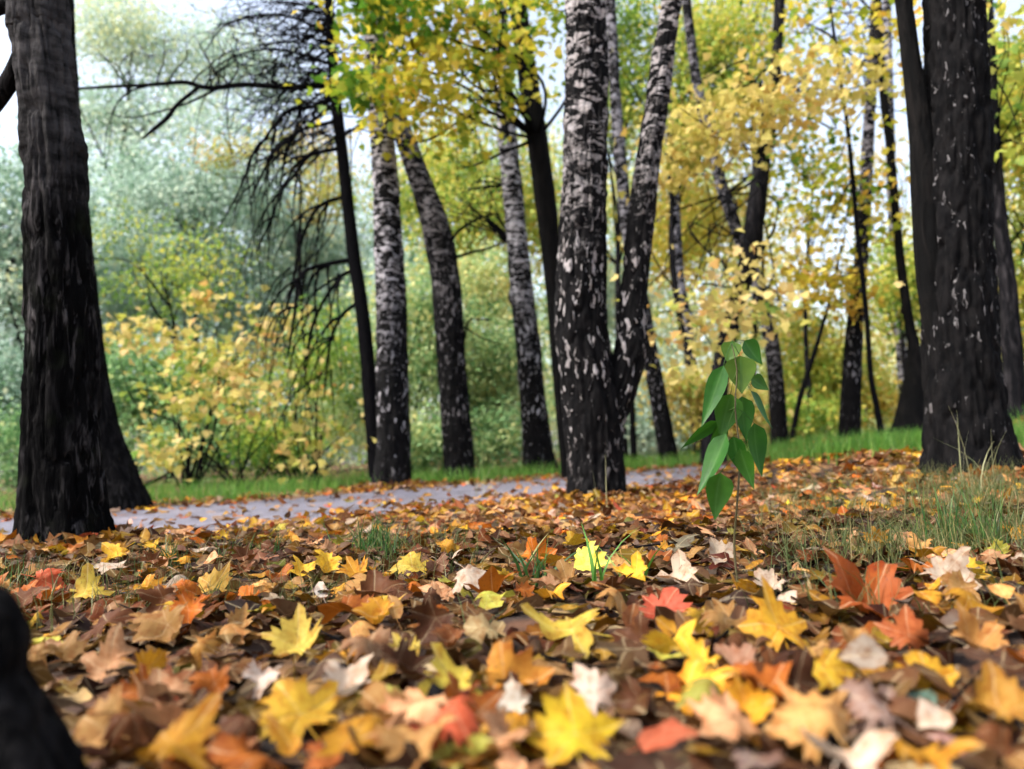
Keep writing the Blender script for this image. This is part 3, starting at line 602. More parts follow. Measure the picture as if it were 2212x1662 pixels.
# crowns on the trees already standing
def crown_on(e, b, blobs, mat, kind, size, seed, stem_px, d, r0=0.02, hang=0.5, nl=22, kf=1.3):
    blobs = [(c, (q[0] * 1.1, q[1] * 1.2, q[2] * 1.15), int(k * kf), int(n * 1.15), sp * 1.1, tn) for c, q, k, n, sp, tn in blobs]
    o, C = foliage('crown', e, b, blobs, mat, kind, size, hang, seed)
    r = np.random.default_rng(seed); tg = C[r.integers(0, len(C), nl)]
    limbs_to(e, b, [un(x, y, d) for x, y in stem_px], tg, r0, seed=seed)
crown_on(e6, b6, [pxblob(900, 30, 150, 110, 8.6, 30, 22, 0.26, 0.45, 0.9), pxblob(1030, 80, 110, 90, 9.0, 18, 18, 0.26, 0.5, 0.9), pxblob(860, 190, 85, 80, 8.4, 15, 20, 0.20, 0.5, 0.5), pxblob(765, 205, 40, 30, 8.2, 5, 16, 0.14, 0.15, 0.2), pxblob(830, 20, 60, 60, 8.3, 10, 24, 0.18, 0.12, 0.3), pxblob(960, 260, 90, 60, 9.0, 8, 12, 0.24, 0.4, 0.5),
                     pxblob(1170, 60, 90, 110, 10.0, 12, 20, 0.26, 0.35, 0.8), pxblob(1060, 180, 70, 60, 9.5, 8, 18, 0.22, 0.4, 0.6)], M['f_gold'], 'maple', 0.095, 1, [(1140, 150), (1160, 300), (1120, 20)], 10.4, 0.03)
crown_on(e10, b10, [pxblob(1540, 300, 90, 50, 9.0, 18, 17, 0.25, 0.55, 0.6), pxblob(1640, 240, 100, 50, 9.0, 20, 17, 0.25, 0.6, 0.6), pxblob(1760, 180, 100, 40, 9.2, 16, 16, 0.24, 0.6, 0.6), pxblob(1860, 165, 60, 34, 9.2, 7, 20, 0.18, 0.45, 0.5), pxblob(1450, 370, 60, 45, 9.2, 9, 20, 0.2, 0.5, 0.5)],
         M['f_tan'], 'maple', 0.095, 2, [(1650, 330), (1665, 240), (1675, 150)], 11.5, 0.025, kf=0.9)
crown_on(e11, b11, [pxblob(1560, 660, 120, 65, 8.6, 30, 11, 0.27, 0.6, 0.7), pxblob(1480, 700, 80, 50, 8.4, 16, 11, 0.25, 0.55, 0.5), pxblob(1640, 700, 70, 60, 8.8, 14, 11, 0.25, 0.55, 0.5), pxblob(1500, 770, 60, 40, 8.6, 7, 9, 0.25, 0.6, 0.4), pxblob(1600, 590, 60, 45, 8.8, 8, 11, 0.25, 0.5, 0.4)],
         M['f_yellow'], 'maple', 0.095, 3, [(1650, 640), (1600, 520), (1565, 420)], 13.0, 0.02, kf=0.55)
crown_on(e14, b14, [pxblob(1820, 500, 80, 120, 11.5, 10, 30, 0.25, 0.5, 0.8), pxblob(1780, 620, 90, 60, 11.5, 10, 30, 0.22, 0.6, 0.8)], M['f_gold'], 'maple', 0.10, 4, [(1842, 386), (1862, 587)], 10.0, 0.008)
crown_on(e13, b13, [pxblob(1760, 40, 130, 70, 10.0, 12, 13, 0.30, 0.4, 0.9), pxblob(1900, 90, 90, 90, 10.0, 8, 12, 0.28, 0.55, 0.8), pxblob(1700, 330, 70, 90, 10.5, 4, 10, 0.26, 0.4, 0.7), pxblob(1930, 330, 60, 120, 10.5, 4, 8, 0.28, 0.6, 0.7)], M['f_gold'], 'maple', 0.10, 6, [(1880, 220), (1885, 120), (1890, 30)], 12.0, 0.015)
crown_on(e19, b19, [pxblob(2170, 120, 60, 120, 7.6, 9, 13, 0.22, 0.5, 0.6), pxblob(2190, 330, 40, 90, 7.6, 5, 12, 0.2, 0.5, 0.5)], M['f_lime'], 'maple', 0.095, 7, [(2148, 320), (2140, 150)], 8.0, 0.012)
crown_on(e5, b5, [pxblob(1010, 420, 90, 60, 12.5, 10, 40, 0.22, 0.5, 0.8)], M['f_lime'], 'kite', 0.09, 5, [(1118, 540), (1106, 400)], 11.8, 0.018)
branch_part(e4, b4, [[(968, 540, 9), (985, 505, 7), (1010, 485, 6), (1040, 470, 5), (1075, 462, 3)], [(1010, 485, 5), (1035, 492, 4), (1062, 500, 2)], [(975, 560, 8), (1020, 545, 6), (1060, 535, 5), (1100, 520, 3)]], 10.9)
branch_part(e4, b4, [[(985, 830, 6), (1010, 700, 5), (1030, 690, 4), (1060, 692, 3)], [(1000, 705, 4), (1040, 730, 3), (1085, 745, 2)]], 10.9)
branch_part(e13, b13, [[(1880, 150, 6), (1840, 120, 5), (1790, 75, 5), (1740, 50, 4), (1690, 25, 3)], [(1790, 75, 4), (1830, 130, 3), (1870, 170, 2)]], 11.9)
# free-standing trees and shrubs of the background: label, x, y(base), d, stem width m, palette, leaf kind, leaf size, blobs
BG = [
 ('willow_tree', 'hazy grey-green willow filling the gap behind the bare branches', 430, 1030, 24, 0.3, 'grey', 'kite', 0.13, [(420, 450, 220, 230, 24, 80, 110, 0.55, 0.42), (300, 600, 160, 150, 23, 40, 100, 0.5, 0.4)]),
 ('willow_tree', 'grey-green tree seen beyond the nearest dark tree at the picture edge', 40, 1060, 20, 0.3, 'grey', 'kite', 0.12, [(20, 560, 130, 330, 20, 70, 110, 0.5, 0.42), (20, 880, 120, 120, 18, 30, 90, 0.4, 0.25)]),
 ('willow_tree', 'grey-green willow behind the drooping twigs of the bare tree', 640, 1025, 27, 0.3, 'grey', 'kite', 0.13, [(650, 520, 170, 190, 27, 60, 110, 0.55, 0.5), (560, 700, 160, 120, 25, 40, 100, 0.5, 0.35)]),
 ('autumn_tree', 'thin orange-grey treetop against the bright sky at upper left', 230, 1040, 26, 0.25, 'grey', 'kite', 0.12, [(290, 90, 120, 110, 26, 40, 60, 0.55, 0.75), (460, 120, 140, 120, 27, 40, 50, 0.6, 0.6), (220, 60, 90, 80, 26, 20, 50, 0.5, 0.6), (600, 180, 90, 110, 27, 16, 40, 0.5, 0.6), (250, 250, 110, 90, 26, 26, 70, 0.5, 0.5), (430, 260, 90, 60, 26, 14, 50, 0.45, 0.8)]),
 ('autumn_tree', 'pale yellow tree glowing behind the bare tree trunk', 690, 1020, 22, 0.2, 'yellow', 'kite', 0.10, [(650, 330, 70, 70, 22, 14, 60, 0.35, 0.5), (720, 420, 60, 90, 22, 14, 60, 0.35, 0.4), (480, 330, 50, 40, 22, 7, 50, 0.3, 0.5)]),
 ('green_tree', 'olive green round tree above the yellow shrubs', 360, 1040, 17, 0.15, 'lime', 'kite', 0.09, [(350, 610, 120, 80, 17, 14, 50, 0.34, 0.4), (450, 540, 100, 90, 17, 10, 40, 0.34, 0.5), (250, 520, 80, 80, 18, 6, 40, 0.34, 0.45)]),
 ('yellow_maple_shrub', 'yellow maple shrub just past the nearest dark tree', 400, 1068, 11.5, 0.03, 'yellow', 'maple', 0.125, [(320, 720, 85, 60, 11.5, 13, 13, 0.20, 0.55), (470, 760, 90, 70, 11.3, 15, 14, 0.20, 0.55), (450, 650, 50, 40, 11.5, 6, 12, 0.15, 0.6), (570, 710, 60, 60, 11.5, 8, 12, 0.2, 0.6)]),
 ('yellow_maple_shrub', 'low yellow shrub with black stems beside the path edge', 520, 1066, 10.8, 0.025, 'yellow', 'maple', 0.115, [(430, 890, 130, 90, 10.8, 15, 12, 0.22, 0.5), (540, 850, 100, 80, 10.6, 11, 12, 0.22, 0.55), (360, 970, 80, 60, 10.4, 9, 12, 0.2, 0.5)]),
 ('yellow_maple_shrub', 'yellow shrub under the drooping twigs of the bare tree', 680, 1052, 11.0, 0.025, 'yellow', 'maple', 0.115, [(600, 730, 60, 60, 11.5, 5, 10, 0.2, 0.6), (680, 850, 80, 80, 11.0, 5, 10, 0.22, 0.6), (650, 960, 110, 60, 10.6, 8, 10, 0.2, 0.5), (755, 900, 40, 90, 11, 3, 8, 0.2, 0.55)]),
 ('green_shrub', 'bluish green thicket behind the yellow shrubs', 300, 1050, 15, 0.04, 'pale', 'kite', 0.09, [(300, 870, 140, 120, 15, 50, 90, 0.3, 0.25), (480, 930, 120, 80, 14, 36, 80, 0.28, 0.3), (110, 960, 110, 90, 14, 36, 80, 0.28, 0.2)]),
 ('green_shrub', 'fresh green bush low behind the yellow shrub by the bare tree', 620, 1045, 13, 0.04, 'lime', 'kite', 0.08, [(600, 960, 110, 60, 13, 26, 50, 0.22, 0.3), (690, 780, 90, 110, 14, 26, 50, 0.26, 0.4), (480, 830, 110, 100, 14.5, 24, 50, 0.26, 0.35)]),
 ('green_shrub', 'pale green bush between the bare tree and the kinked birch', 900, 1030, 14.5, 0.04, 'pale', 'kite', 0.085, [(900, 760, 70, 200, 14.5, 50, 80, 0.28, 0.45), (740, 780, 80, 170, 15.5, 40, 80, 0.28, 0.35), (900, 950, 80, 70, 13, 24, 60, 0.22, 0.4)]),
 ('green_shrub', 'bright green leafy bush between the kinked and the slender birch', 1060, 1022, 15.5, 0.04, 'pale', 'kite', 0.085, [(1060, 800, 75, 160, 15.5, 60, 80, 0.28, 0.45), (1055, 620, 70, 90, 16, 26, 80, 0.28, 0.65), (1070, 940, 60, 70, 14, 24, 60, 0.22, 0.35)]),
 ('autumn_tree', 'yellow-green tree behind the kink of the leaning birch', 1000, 1015, 19, 0.2, 'lime', 'kite', 0.10, [(1030, 260, 120, 90, 19, 18, 60, 0.42, 0.6), (1000, 440, 110, 150, 19, 60, 90, 0.38, 0.62), (900, 420, 70, 120, 20, 26, 80, 0.35, 0.55), (1150, 460, 70, 150, 20, 34, 80, 0.35, 0.7)]),
 ('autumn_tree', 'green and yellow tree top between the two stems of the forked birch', 1350, 1000, 18, 0.2, 'lime', 'kite', 0.10, [(1350, 230, 80, 170, 18, 40, 80, 0.36, 0.45), (1340, 60, 60, 70, 17, 16, 70, 0.3, 0.3)]),
 ('green_shrub', 'grey-green thicket seen through the fork of the thick birch', 1360, 1005, 19, 0.04, 'grey', 'kite', 0.10, [(1390, 850, 90, 150, 19, 40, 80, 0.35, 0.6), (1330, 640, 60, 120, 21, 24, 80, 0.35, 0.6), (1460, 900, 90, 90, 18, 26, 70, 0.3, 0.6)]),
 ('autumn_tree', 'green-gold tree filling the top between the fork and the crooked tree', 1540, 985, 16, 0.18, 'lime', 'kite', 0.10, [(1490, 70, 90, 90, 16.5, 20, 60, 0.36, 0.55), (1560, 120, 110, 130, 16, 50, 80, 0.34, 0.5), (1500, 280, 70, 90, 16.5, 22, 80, 0.34, 0.6), (1500, 480, 90, 130, 18, 34, 70, 0.36, 0.75)]),
 ('autumn_tree', 'sparse yellow-brown tree in front of the bright gap at right', 1760, 960, 17, 0.15, 'gold', 'maple', 0.14, [(1760, 420, 90, 130, 17, 20, 15, 0.36, 0.6), (1720, 560, 90, 80, 17, 14, 15, 0.34, 0.7), (1730, 320, 80, 50, 17, 9, 24, 0.3, 0.4)]),
 ('green_shrub', 'green and yellow bush around the foot of the leaning sapling', 1770, 962, 18, 0.04, 'lime', 'kite', 0.10, [(1760, 800, 90, 110, 18, 46, 80, 0.34, 0.6), (1740, 900, 90, 60, 16.5, 24, 70, 0.28, 0.4), (1870, 860, 70, 80, 18, 24, 70, 0.3, 0.8)]),
 ('autumn_tree', 'pale peach-yellow tree behind the slim dark tree', 1930, 945, 20, 0.2, 'tan', 'kite', 0.11, [(1910, 640, 90, 150, 20, 22, 50, 0.4, 0.6), (1900, 360, 70, 150, 21, 9, 40, 0.42, 0.7)]),
 ('autumn_tree', 'lime and gold tree beyond the thick dark tree at the picture edge', 2230, 930, 12, 0.15, 'lime', 'kite', 0.09, [(2210, 250, 90, 220, 12, 60, 90, 0.26, 0.6), (2220, 640, 80, 180, 12.5, 44, 80, 0.26, 0.55), (2200, 860, 60, 70, 11.5, 18, 60, 0.2, 0.3)]),
 ('green_tree', 'lime green tree between the slim and the thick dark trees', 1990, 940, 15, 0.12, 'lime', 'kite', 0.09, [(1950, 620, 70, 120, 15, 26, 70, 0.28, 0.5), (2010, 560, 60, 120, 15.5, 16, 70, 0.28, 0.55)]),
 ('autumn_tree', 'golden tree top spreading above the crooked tree', 1620, 975, 19, 0.2, 'gold', 'kite', 0.11, [(1620, 40, 110, 70, 19, 20, 60, 0.4, 0.5), (1590, 430, 80, 120, 19, 20, 60, 0.38, 0.6), (1450, 500, 80, 130, 20, 26, 70, 0.38, 0.7)]),
 ('yellow_maple_shrub', 'yellow shrub glowing beside the dark foot behind the green sapling', 1590, 985, 15, 0.03, 'yellow', 'kite', 0.10, [(1480, 850, 80, 80, 15, 22, 60, 0.26, 0.55), (1600, 880, 70, 80, 15, 18, 60, 0.26, 0.6)]),
]
for bi, (nm, lab, x, y, d, sw, pal, kind, size, blobs) in enumerate(BG):
    b = un(x, y, d); b[2] = gz(b[0], b[1]); e = empty(nm, b); setp(e, lab, 'shrub' if 'shrub' in nm else 'tree', 'trees and shrubs beyond the path')
    bl = [pxblob(q[0], q[1], q[2], q[3], q[4], q[5], int(q[6] * (1.1 if kind == 'maple' else 2.2 if pal == 'grey' else 1.6)), q[7] * 1.1, q[8]) for q in blobs]
    o, C = foliage('crown', e, b, bl, M['f_' + pal], kind, size * (0.9 if kind == 'maple' else 1.2), 0.5, 40 + bi)
    r = np.random.default_rng(300 + bi)
    cc = bl[0][0]
    if 'shrub' in nm:
        tg = [q[0] + r.normal(0, 0.5, 3) * np.array(q[1]) for q in bl for _ in range(4)]
        sp = [b + np.array((r.normal(0, 0.12), r.normal(0, 0.12), -0.05)) for _ in range(6)]
        limbs_to(e, b, sp, tg, sw * 0.6, seed=bi, name='stem')
    else:
        top = np.array((cc[0], cc[1], cc[2] + bl[0][1][2] * 0.3)); mid = b * 0.55 + top * 0.45 + np.array((r.normal(0, 0.25), 0, 0))
        V, Q, Tt = tube([b - np.array((0, 0, 0.1)), mid, top], [sw / 2, sw * 0.36, sw * 0.12], 10, 0.3, furrow(bi, 0.008, 12, 0.3, 0.3))
        add('trunk', nmesh('trunk', V - b, [Q, Tt], True), M['bark_grey'], e)
        limbs_to(e, b, [mid * (1 - q) + top * q for q in (0.1, 0.3, 0.5, 0.7, 0.9)], C[r.integers(0, len(C), 16)], sw * 0.16, seed=bi)
# far wood that reads as one mass
r = np.random.default_rng(5); blobs = []; blobl = []
for i in range(460):
    a = r.uniform(-0.95, 0.95); d = r.uniform(36, 60); x0 = math.tan(a * 0.9) * d
    top = np.interp(a, [-0.95, -0.6, -0.2, -0.05, 0.3, 0.4, 0.47, 0.55, 0.95], [18, 18, 16, 18, 18, 6, 6, 15, 18])
    h = top * r.random() ** 0.85
    q = ((x0, d, 0.3 + h), (2.6, 2.0, 2.0), 9, 38, 0.9, np.clip((0.5 if a < -0.12 else 0.55 + 0.35 * a) + r.normal(0, 0.15), 0.1, 0.9))
    (blobl if a < -0.12 else blobs).append(q)
wo, _ = foliage('far_woods', None, np.zeros(3), blobs, M['f_pale'], 'kite', 0.32, 0.5, 77)
setp(wo, 'far wood of green and yellow foliage behind the birches', 'woods', kind='stuff')
wo, _ = foliage('far_woods', None, np.zeros(3), blobl, M['f_grey'], 'kite', 0.32, 0.5, 79)
setp(wo, 'far grey-green wood behind the bare tree and yellow shrubs', 'woods', kind='stuff')
r = np.random.default_rng(6); blobs = []
for i in range(300):
    a = r.uniform(-1, 1); d = r.uniform(21, 32); x0 = math.tan(a * 0.85) * d
    blobs.append(((x0, d, 0.4 + r.uniform(0, 3.6) * (1 if a < 0.2 else 0.5)), (1.6, 1.2, 0.8), 5, 40, 0.5, np.clip(0.5 + 0.25 * a + r.normal(0, 0.15), 0.05, 0.9)))
uo, _ = foliage('undergrowth', None, np.zeros(3), blobs, M['f_pale'], 'kite', 0.17, 0.5, 78)
setp(uo, 'tangled green and yellow undergrowth along the foot of the wood', 'undergrowth', kind='stuff')

# ------------------------------------------------------------------ grass
def blades(pos, h, w, lean, seed, segs=3):
    """curved blades: arrays of base points, heights, widths"""
    r = np.random.default_rng(seed); n = len(pos); yaw = r.random(n) * 6.283; ln = lean * np.abs(r.normal(0.6, 0.4, n)); face = r.random(n) * 6.283
    V = []; tt = np.linspace(0, 1, segs + 1)
    for q in tt:
        c = pos + np.stack((np.cos(yaw) * ln * h * q ** 2, np.sin(yaw) * ln * h * q ** 2, h * q * (1 - 0.25 * ln * q)), -1)
        ww = (w * (1 - q ** 1.6) + 0.0006)[:, None] * np.stack((np.cos(face), np.sin(face), 0 * face), -1) * 0.5
        V += [c - ww, c + ww]
    V = np.stack(V, 1); k = V.shape[1]; f = np.array([(2 * i, 2 * i + 1, 2 * i + 3, 2 * i + 2) for i in range(segs)])
    return V.reshape(-1, 3), (np.arange(n)[:, None, None] * k + f[None]).reshape(-1, 4), np.repeat(np.clip(r.normal(0.5, 0.22, n), 0, 1), k)
def mat_grass(name, stops):
    t = NT(name); return t.bsdf(t.ramp(t.attr('rnd').outputs['Fac'], stops), 0.5, 0.35, transl=0.35)
M['grass'] = mat_grass('green_grass', [(0, (0.03, 0.10, 0.01)), (0.5, (0.09, 0.24, 0.025)), (0.85, (0.20, 0.33, 0.06)), (1, (0.35, 0.33, 0.12))])
M['grass_dk'] = mat_grass('dark_grass', [(0, (0.012, 0.045, 0.012)), (0.5, (0.035, 0.10, 0.02)), (0.85, (0.10, 0.17, 0.03)), (1, (0.28, 0.25, 0.09))])
M['grass_dry'] = mat_grass('dry_grass', [(0, (0.03, 0.06, 0.015)), (0.4, (0.08, 0.11, 0.03)), (0.8, (0.20, 0.18, 0.07)), (1, (0.36, 0.28, 0.13))])
M['stalk'] = mat_grass('pale_stalk', [(0, (0.25, 0.27, 0.12)), (1, (0.5, 0.46, 0.25))])
def grass_stuff(name, label, n, region, h, w, mat, seed, lean=0.5):
    r = np.random.default_rng(seed); x, y = region(r, n); z = base_z(x, y)
    V, Fc, rd = blades(np.stack((x, y, z), -1), h * r.uniform(0.5, 1.3, len(x)), np.full(len(x), w), lean, seed)
    me = nmesh(name, V, Fc); fattr(me, 'rnd', rd); return setp(add(name, me, mat), label, 'grass', kind='stuff')
def reg_verge(r, n):
    x = r.uniform(-9, 6, n); y = r.uniform(4, 17, n); pd = pdist(x, y); far = y > np.interp(x, PATHC[:, 0], PATHC[:, 1])
    k = far & (pd > 1.55 + 0.15 * r.random(n)) & (r.random(n) < np.exp(-(pd - 1.5) / 2.2) * np.clip(vnoise(x * 1.7 + 60, y * 1.7, 57, 97) * 2.6 - 0.55, 0.06, 1)); return x[k], y[k]
grass_stuff('verge_grass', 'strip of green grass along the far side of the path', 150000, reg_verge, 0.20, 0.007, M['grass'], 1)
def reg_bank(r, n):
    x = r.uniform(1.8, 5.2, n); y = 6.1 + 0.10 * (x - 2) + r.normal(0.3, 0.28, n); k = (r.random(n) < np.clip((x - 1.9) / 1.2, 0, 1)); return x[k], y[k]
grass_stuff('bank_grass', 'green grass along the crest of the leafy bank', 18000, reg_bank, 0.19, 0.005, M['grass'], 2)
def reg_right(r, n):
    y = r.uniform(1.5, 5.2, n); x = y * r.uniform(0.28, 0.85, n); k = r.random(n) < np.clip(vnoise(x * 2.2, y * 2.2, 55, 97) * 2.2 - 0.6, 0, 1) * np.clip((x / y - 0.28) / 0.22, 0, 1); return x[k], y[k]
grass_stuff('dry_grass', 'thin dry grass poking through the leaves before the thick dark tree', 17000, reg_right, 0.13, 0.0026, M['grass_dry'], 3, 0.8)
def reg_left(r, n):
    y = r.uniform(1.5, 4.0, n); x = -y * r.uniform(0.05, 0.8, n); k = (pdist(x, y) > 1.5) & (r.random(n) < np.clip(vnoise(x * 2.5, y * 2.5, 56, 97) * 2.4 - 0.9, 0, 1)); return x[k], y[k]
grass_stuff('dry_grass', 'thin dry grass among the leaves beside the path', 5000, reg_left, 0.10, 0.0022, M['grass_dry'], 4, 0.7)
def ground_hit(x, y, lift=0.0):
    """where the sight line through x, y meets the ground"""
    v = MR @ Vector(((x - CX) / F, -(y - CY) / F, -1.0)); v = np.array(v); v /= v[1]
    ds = np.linspace(0.4, 20, 1200); X = ds * v[0]; Z = ZC + ds * v[2]; g = base_z(X, ds) + lift
    i = int(np.argmax(Z < g)); return np.array((X[i], ds[i], g[i]))
def tuft(label, x, y, n, h, spread, w, mat, seed, lean=0.7):
    b = ground_hit(x, y); e = np.random.default_rng(seed); p = np.c_[e.normal(0, spread, (n, 2)), np.zeros(n)]
    V, Fc, rd = blades(p, 1.55 * h * e.uniform(0.45, 1.2, n), np.full(n, w) * e.uniform(0.6, 1.2, n), lean, seed, 4)
    me = nmesh('grass_tuft', V, Fc); fattr(me, 'rnd', rd); return setp(add('grass_tuft', me, mat, None, b), label, 'grass tuft', 'grass tufts among the leaves')
tuft('dense dark green grass tuft below the straight birch, this side of the path', 815, 1212, 130, 0.11, 0.05, 0.005, M['grass_dk'], 1)
tuft('small dark green tuft in front of the nearest dark tree and the path', 375, 1232, 40, 0.085, 0.02, 0.006, M['grass_dk'], 2)
tuft('olive grass tuft between the two dark tufts by the path', 560, 1215, 60, 0.075, 0.06, 0.004, M['grass_dk'], 3)
tuft('broad-bladed green tuft behind the large pale yellow maple leaf', 1160, 1290, 26, 0.10, 0.02, 0.013, M['grass_dk'], 4, 0.9)
tuft('few light green curved blades beside the broad-bladed tuft', 1292, 1290, 5, 0.11, 0.012, 0.012, M['grass'], 5, 0.5)
tuft('light green blades next to the red-pink leaf', 1385, 1295, 6, 0.09, 0.014, 0.011, M['grass'], 6, 0.6)
tuft('single upright green blade in the middle of the leaves', 1118, 1190, 1, 0.15, 0.001, 0.011, M['grass_dk'], 7, 0.25)
tuft('tall bluish green tuft before the thick dark tree', 2090, 1205, 120, 0.14, 0.06, 0.004, M['grass_dk'], 8, 0.5)
tuft('thin green tuft at the picture edge below the thick dark tree', 2190, 1190, 60, 0.13, 0.06, 0.003, M['grass_dry'], 9, 0.6)
tuft('sparse grass tuft at the foot of the nearest dark tree', 45, 1285, 40, 0.08, 0.05, 0.004, M['grass_dk'], 10, 0.6)
tuft('pale bent stalks against the foot of the thick dark tree', 2100, 1068, 9, 0.26, 0.06, 0.005, M['stalk'], 11, 0.6)
tuft('pale stalks before the base of the forked birch', 1292, 1110, 3, 0.20, 0.03, 0.004, M['stalk'], 12, 0.7)
tuft('thin stalks leaning before the kinked birch', 1010, 1075, 4, 0.30, 0.08, 0.005, M['stalk'], 13, 0.7)

# ------------------------------------------------------------------ green sapling
t = NT('sapling_leaf_green')
M['sap'] = t.bsdf(t.mix(t.math('MULTIPLY', t.math('POWER', t.attr('vein').outputs['Fac'], 6.0), 0.5), t.mix(t.noise(t.obj(), 18, 3), (0.006, 0.042, 0.005), t.mix(t.math('POWER', t.n('ObjectInfo').outputs['Random'], 4.0), (0.03, 0.13, 0.008), (0.13, 0.19, 0.02))), (0.08, 0.18, 0.04)), 0.45, 0.25, t.noise(t.obj(), 60, 2), 0.25, 0.003, transl=0.22, tcol=(0.035, 0.14, 0.01))
DS = 1.95
bS = ground_hit(1594, 1262); DS = float(bS[1])
eS = empty('green_sapling', bS); setp(eS, 'green-leaved sapling with hanging leaves on a thin stem among fallen leaves', 'sapling')
st = [un(1596, 1285, DS), un(1586, 1180, DS + 0.01), un(1593, 1080, DS - 0.01), un(1598, 980, DS + 0.01), un(1588, 880, DS), un(1592, 800, DS), un(1580, 742, DS)]
V, Q, Tt = tube(st, [0.0034, 0.003, 0.0027, 0.0024, 0.0022, 0.0018, 0.0012], 7, 0.03)
t = NT('sapling_stem'); add('stem', nmesh('stem', V - bS, [Q, Tt], True), t.bsdf(t.mix(t.noise(t.obj(), 30, 3), (0.05, 0.035, 0.02), (0.10, 0.09, 0.03)), 0.6, 0.3), eS)
def sap_leaf(x, y, w, h, ang, dep, turn):
    """hanging ovate leaf, centre x, y in the picture, ang: swing of the tip to the left"""
    s = dep / F; nv, nu = 9, 5; vv = np.linspace(0, 1, nv); uu = np.linspace(-1, 1, nu)
    prof = np.sin(np.pi * vv ** 0.66) ** 0.9 * (1 - 0.45 * vv); prof[0] = 0.03; prof[-1] = 0.0
    L = h * s; Wd = w * s / 2 / max(prof)
    A = []
    for a, p in zip(vv, prof):
        for u in uu: A.append((u * p * Wd, -abs(u) * p * Wd * 0.35 + 0.12 * L * math.sin(a * 2.6) * 0.6, (0.5 - a) * L))
    A = np.array(A); ct, stt = math.cos(turn), math.sin(turn)
    A = np.c_[A[:, 0] * ct - A[:, 1] * stt, A[:, 0] * stt + A[:, 1] * ct, A[:, 2]]
    ca, sa = math.cos(ang), math.sin(ang)
    A = np.c_[A[:, 0] * ca + A[:, 2] * sa, A[:, 1], -A[:, 0] * sa + A[:, 2] * ca]
    c = un(x, y, dep); A = A + c - bS
    Fq = np.array([(i * nu + j, i * nu + j + 1, (i + 1) * nu + j + 1, (i + 1) * nu + j) for i in range(nv - 1) for j in range(nu - 1)])
    lm = nmesh('leaf', A, Fq, True); fattr(lm, 'vein', np.tile([0, 0, 1, 0, 0], nv)); lf = add('leaf', lm, M['sap'], eS)
    top = A[nu // 2]; hh = c[2] + h * s * 0.62; k = min(st, key=lambda p: abs(p[2] - hh)); a0 = k - bS
    V, Q, Tt = tube([a0, (a0 + top) / 2 + np.array((0, 0, 0.006)), top], [0.0012, 0.001, 0.0008], 5, 0.02)
    add('leaf_stalk', nmesh('leaf_stalk', V, [Q, Tt], True), M['sap'], lf)
for q in [(1600, 808, 62, 92, 0.1, 0.0, 0.2), (1578, 765, 44, 56, 0.2, 0.03, -0.3), (1634, 768, 38, 58, -0.5, 0.02, 0.5), (1541, 862, 38, 125, 0.35, -0.03, -0.5), (1563, 905, 58, 96, 0.15, 0.01, -0.2),
          (1612, 905, 50, 100, -0.1, 0.03, 0.3), (1533, 998, 46, 135, 0.4, -0.02, -0.6), (1588, 985, 38, 90, 0.0, 0.0, 0.1), (1636, 975, 42, 120, -0.1, 0.02, 0.5), (1555, 1066, 52, 92, 0.1, -0.03, 0.1),
          (1642, 890, 40, 90, -0.3, 0.05, 0.7), (1645, 830, 32, 48, -0.5, 0.04, 0.4), (1520, 935, 34, 90, 0.6, 0.04, 0.3), (1618, 1010, 40, 90, -0.2, -0.03, -0.4), (1548, 955, 40, 80, 0.3, 0.05, 0.2)]:
    sap_leaf(q[0] + random.gauss(0, 5), q[1] + random.gauss(0, 5), q[2] * random.uniform(0.9, 1.2), q[3] * random.uniform(0.9, 1.15), q[4] * 1.3 + random.gauss(0, 0.12), DS + q[5] * 1.6, q[6] + random.gauss(0, 0.25))

# ------------------------------------------------------------------ stump, bark pieces, twigs on the ground
bT = un(-75, 1560, 0.80); bT[2] = gz(bT[0], bT[1])
P, R = pxline([(-80, 1780, 640), (-80, 1662, 505), (-80, 1590, 428), (-80, 1530, 372), (-78, 1460, 282), (-74, 1390, 280), (-84, 1345, 236), (-105, 1310, 190), (-125, 1288, 80)], 0.80); R = [q * 0.84 for q in R]
V, Q, Tt = tube(P, R, 80, 0.005, furrow(333, 0.011, 22, 0.06, 0.0))
setp(add('tree_stump', nmesh('tree_stump', V - bT, [Q, Tt], True), M['bark'], None, bT), 'low black rounded stump at the very edge of the leaf carpet', 'stump')
def bark_piece(label, x, y, L, r0, yaw, seed):
    b = ground_hit(x, y, 0.03); rr = np.random.default_rng(seed); v = np.array((math.cos(yaw), math.sin(yaw), rr.normal(0, 0.15))) * L / 2
    V, Q, Tt = tube([-v, -v * 0.3 + rr.normal(0, 0.006, 3), v * 0.4 + rr.normal(0, 0.006, 3), v], [r0 * 0.8, r0, r0 * 0.95, r0 * 0.7], 20, 0.006, furrow(seed, 0.006, 8, 0.03, 0))
    setp(add('bark_piece', nmesh('bark_piece', V, [Q, Tt], True), M['bark'], None, b), label, 'bark piece', 'black bark pieces among the leaves')
bark_piece('black chunk of rotten wood lying below the yellow leaf', 985, 1530, 0.09, 0.022, -0.5, 401)
bark_piece('short black bark piece left of the larger black chunk', 838, 1575, 0.07, 0.016, 0.3, 402)
bark_piece('black bark piece under the big golden leaf', 470, 1480, 0.08, 0.014, 0.1, 403)
bark_piece('dark wood chip below the green-spotted orange leaf', 1770, 1450, 0.08, 0.014, 0.5, 404)
